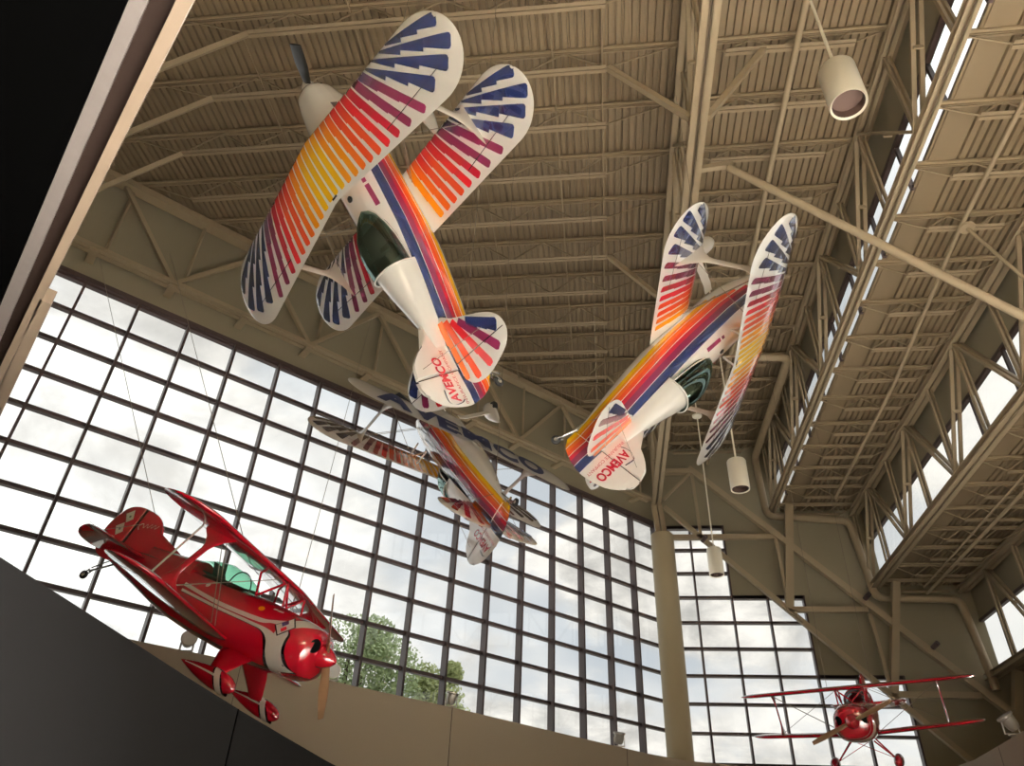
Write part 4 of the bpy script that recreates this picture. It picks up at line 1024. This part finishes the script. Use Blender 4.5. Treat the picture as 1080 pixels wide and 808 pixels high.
        mb.build('wheel_pant', PAINT, root, ang=50)
        mb = MB(); wheel(mb, (-1.02, sg*yp, zp+.02), .125, .10); mb.build('wheel', [RUBBER, SILVER], root)
    mb = MB(); mb.tube([(-4.3, 0, -.13), (-4.45, 0, -.24), (-4.62, 0, -.36)], .016, 8); mb.tube([(-4.40, .0, -.10), (-4.62, 0, -.30)], .01, 6); mb.tube([(-4.6, .035, -.33), (-4.66, .035, -.44)], .01, 6); mb.tube([(-4.6, -.035, -.33), (-4.66, -.035, -.44)], .01, 6); mb.build('tail_spring', CHROME, root)
    mb = MB(); wheel(mb, (-4.66, 0, -.44), .07, .045); mb.build('tail_wheel', [RUBBER, SILVER], root)
    return root
p1 = build_red(0); pose(p1, 3); tag(p1, 'red and white biplane diving at lower left before the window wall', 'airplane', 'red biplanes')
p2 = build_red(1); pose(p2, 4); tag(p2, 'small red biplane seen head on at lower right', 'airplane', 'red biplanes')

# suspension cables
def cable(a, c, label): 
    b = MB(); b.tube([a, c], .006, 5); tag(b.build('suspension_cable', CABLE), label, 'cable', 'aircraft cables')
cable(world(3, (-1.45, -1.2, .64)), lw(3.0, .6, 17.), 'thin cable from the diving red plane to the wall truss at left')
cable(world(3, (-1.45, .6, .66)), (-7.5, 19.0, 18.2), 'thin cable from the diving red plane up to the roof, right one')
cable(world(3, (-4.2, 0, .80)), (-13.5, 13.6, 16.0), 'thin cable from the tail of the diving red plane')
for i, nm in ((0, 'largest sunburst plane'), (1, 'right sunburst plane'), (2, 'farthest sunburst plane')):
    for p, w_ in (((-1.3, 0, -.62), 'belly'), ((-4.6, 0, -.38), 'tail')):
        q = world(i, p); cable(q, (q.x, q.y, 18.6), 'thin cable holding the %s of the %s' % (w_, nm))
for sg, w_ in ((1, 'right'), (-1, 'left')):
    q = world(4, (-1.3, sg*.5, .66)); cable(q, (q.x+.3, q.y+.5, 15.4 if q.x > 7.2 else 18.4), 'thin cable above the head on red plane, %s one' % w_)

# ------------------------------------------------------------------ trees outside the glass
def tree(cx, cy, h, blobs, nleaf, label, lm):
    t = thing('tree', label, 'tree', (cx, cy, 0), 'trees outside')
    m = MB(); m.tube([(0, 0, 0), (.1, 0, h*.3), (-.1, .1, h*.6), (0, 0, h*.9)], [.35, .28, .2, .08], 10)
    for (bx, by, bz, r) in blobs: m.tube([(0, 0, h*.35), (bx*.5, by*.5, (bz+h*.4)/2), (bx, by, bz)], [.16, .1, .04], 6)
    m.build('trunk', BARK, t)
    m = MB()
    for i in range(nleaf):
        bx, by, bz, r = random.choice(blobs); d = Vector((random.gauss(0, 1), random.gauss(0, 1), random.gauss(0, 1))).normalized()*r*(random.random()**.45)
        c_ = Vector((bx, by, bz))+d; a_ = Vector((random.gauss(0, 1), random.gauss(0, 1), random.gauss(0, 1))).normalized(); b_ = a_.orthogonal().normalized(); s_ = random.uniform(.08, .17)
        k0 = m.add([c_-a_*s_, c_+b_*s_*.5, c_+a_*s_, c_-b_*s_*.5]); m.face((k0, k0+1, k0+2, k0+3))
    o = m.build('foliage', lm, t, smooth=False, recalc=False); o['kind'] = 'stuff'
random.seed(3)
tree(-14.5, 43.0, 15.5, [(0, 0, 13.2, 2.6), (-2.2, -1, 12.2, 2.3), (2.3, .6, 12.8, 2.0), (1, 1, 14.6, 1.5), (-.8, 1.2, 10.6, 2.5), (2.6, 1, 10.4, 2.2), (-3.2, 0, 10, 2.0)], 14000, 'leafy tree outside the window behind the red plane nose', LEAF)
tree(-9.5, 45.6, 13.5, [(0, 0, 11.6, 1.5), (.7, .5, 10.2, 1.6), (-.9, 0, 12.6, 1.2), (-1.2, .4, 10.2, 1.6), (.6, 0, 13.2, .7)], 6500, 'smaller leafy tree outside the window, right of the larger one', LEAF2)

# ================================================================== SKY AND LIGHT
wd = bpy.data.worlds.new('cloudy_sky'); scene.world = wd; wd.use_nodes = True
nt = wd.node_tree
for n in list(nt.nodes): nt.nodes.remove(n)
N_ = nt.nodes.new; Lk = nt.links.new
out = N_('ShaderNodeOutputWorld'); bg = N_('ShaderNodeBackground'); Lk(bg.outputs[0], out.inputs[0])
tc = N_('ShaderNodeTexCoord'); sx = N_('ShaderNodeSeparateXYZ'); Lk(tc.outputs['Generated'], sx.inputs[0])
def mth(op, a, c_=None, clamp=False):
    n = N_('ShaderNodeMath'); n.operation = op; n.use_clamp = clamp
    for i, v in enumerate((a, c_)):
        if v is None: continue
        if isinstance(v, (int, float)): n.inputs[i].default_value = v
        else: Lk(v, n.inputs[i])
    return n.outputs[0]
def mixc(f, a, c_):
    n = N_('ShaderNodeMix'); n.data_type = 'RGBA'
    for i, v in ((0, f), (6, a), (7, c_)):
        if isinstance(v, tuple): n.inputs[i].default_value = (*v, 1)
        elif isinstance(v, (int, float)): n.inputs[i].default_value = v
        else: Lk(v, n.inputs[i])
    return n.outputs[2]
den = mth('ADD', mth('MAXIMUM', sx.outputs[2], 0.), .35)
cb = N_('ShaderNodeCombineXYZ'); Lk(mth('DIVIDE', sx.outputs[0], den), cb.inputs[0]); Lk(mth('DIVIDE', sx.outputs[1], den), cb.inputs[1])
def noise(scale, detail, rough, offs):
    mp = N_('ShaderNodeMapping'); mp.inputs['Location'].default_value = offs; Lk(cb.outputs[0], mp.inputs[0])
    n = N_('ShaderNodeTexNoise'); n.inputs['Scale'].default_value = scale; n.inputs['Detail'].default_value = detail; n.inputs['Roughness'].default_value = rough
    n.inputs['Distortion'].default_value = .3; Lk(mp.outputs[0], n.inputs['Vector']); return n.outputs['Fac']
def ramp(v, a, c_): 
    n = N_('ShaderNodeMapRange'); n.interpolation_type = 'SMOOTHSTEP'; n.inputs[1].default_value = a; n.inputs[2].default_value = c_; Lk(v, n.inputs[0]); return n.outputs[0]
n1 = ramp(noise(2.2, 9, .55, (3.1, 1.7, 0)), .43, .57); n2 = ramp(noise(6.5, 8, .6, (8, 2, 0)), .35, .7); n3 = ramp(noise(1.3, 4, .5, (1, 5, 0)), .48, .66)
cloud = mixc(n2, (.56, .54, .505), (1.12, 1.06, .97))
sky = mixc(n1, (.60, .64, .68), cloud)
sky = mixc(mth('MULTIPLY', n3, .6), sky, (1.08, 1.04, .98))
# brighter toward the hidden sun, low at the left
dp = mth('ADD', mth('MULTIPLY', sx.outputs[0], -.80), mth('MULTIPLY', sx.outputs[1], .42))
glow = ramp(dp, .42, .95)
bright = mixc(ramp(noise(3.4, 9, .58, (2.2, 7.1, 0)), .34, .60), (.80, .775, .73), (1.55, 1.52, 1.46))
sky = mixc(glow, sky, bright)
zen = ramp(sx.outputs[2], .62, .95)
sky = mixc(zen, sky, (2.6, 2.6, 2.6))
gnd = ramp(sx.outputs[2], -.06, .02)
gx = ramp(sx.outputs[0], .24, .5)
sky = mixc(mth('MULTIPLY', gx, .8), sky, (1.12, 1.08, 1.0))
full = mixc(gnd, (.62, .58, .50), sky)
Lk(full, bg.inputs['Color']); bg.inputs['Strength'].default_value = 1.0

# lights the hall has: downlights under the mezzanine / lower hall lighting behind the viewer
def area(loc, rot, sx_, sy_, power, col=(1, .86, .68)):
    l = bpy.data.lights.new('hall_light', 'AREA'); l.shape = 'RECTANGLE'; l.size = sx_; l.size_y = sy_; l.energy = power; l.color = col
    o = bpy.data.objects.new('hall_light', l); COL.objects.link(o); o.location = loc; o.rotation_euler = rot
    return o
# window portals help sampling daylight
def portal(c_, nrm, sx_, sy_):
    l = bpy.data.lights.new('window_portal', 'AREA'); l.shape = 'RECTANGLE'; l.size = sx_; l.size_y = sy_; l.cycles.is_portal = True
    o = bpy.data.objects.new('window_portal', l); COL.objects.link(o); o.location = c_
    zax = -Vector(nrm).normalized(); q = zax.to_track_quat('Z', 'Y'); o.rotation_mode = 'QUATERNION'; o.rotation_quaternion = q
scene.render.engine = 'CYCLES'
cy = scene.cycles
cy.use_denoising = True
cy.max_bounces = 10; cy.diffuse_bounces = 5; cy.glossy_bounces = 4; cy.transparent_max_bounces = 16; cy.transmission_bounces = 6
cy.caustics_reflective = False; cy.caustics_refractive = False
cy.sample_clamp_indirect = 6
vs = scene.view_settings; scene.display_settings.display_device = 'sRGB'
vs.view_transform = 'Standard'; vs.look = 'None'; vs.exposure = .14; vs.gamma = 1.; vs.use_curve_mapping = False
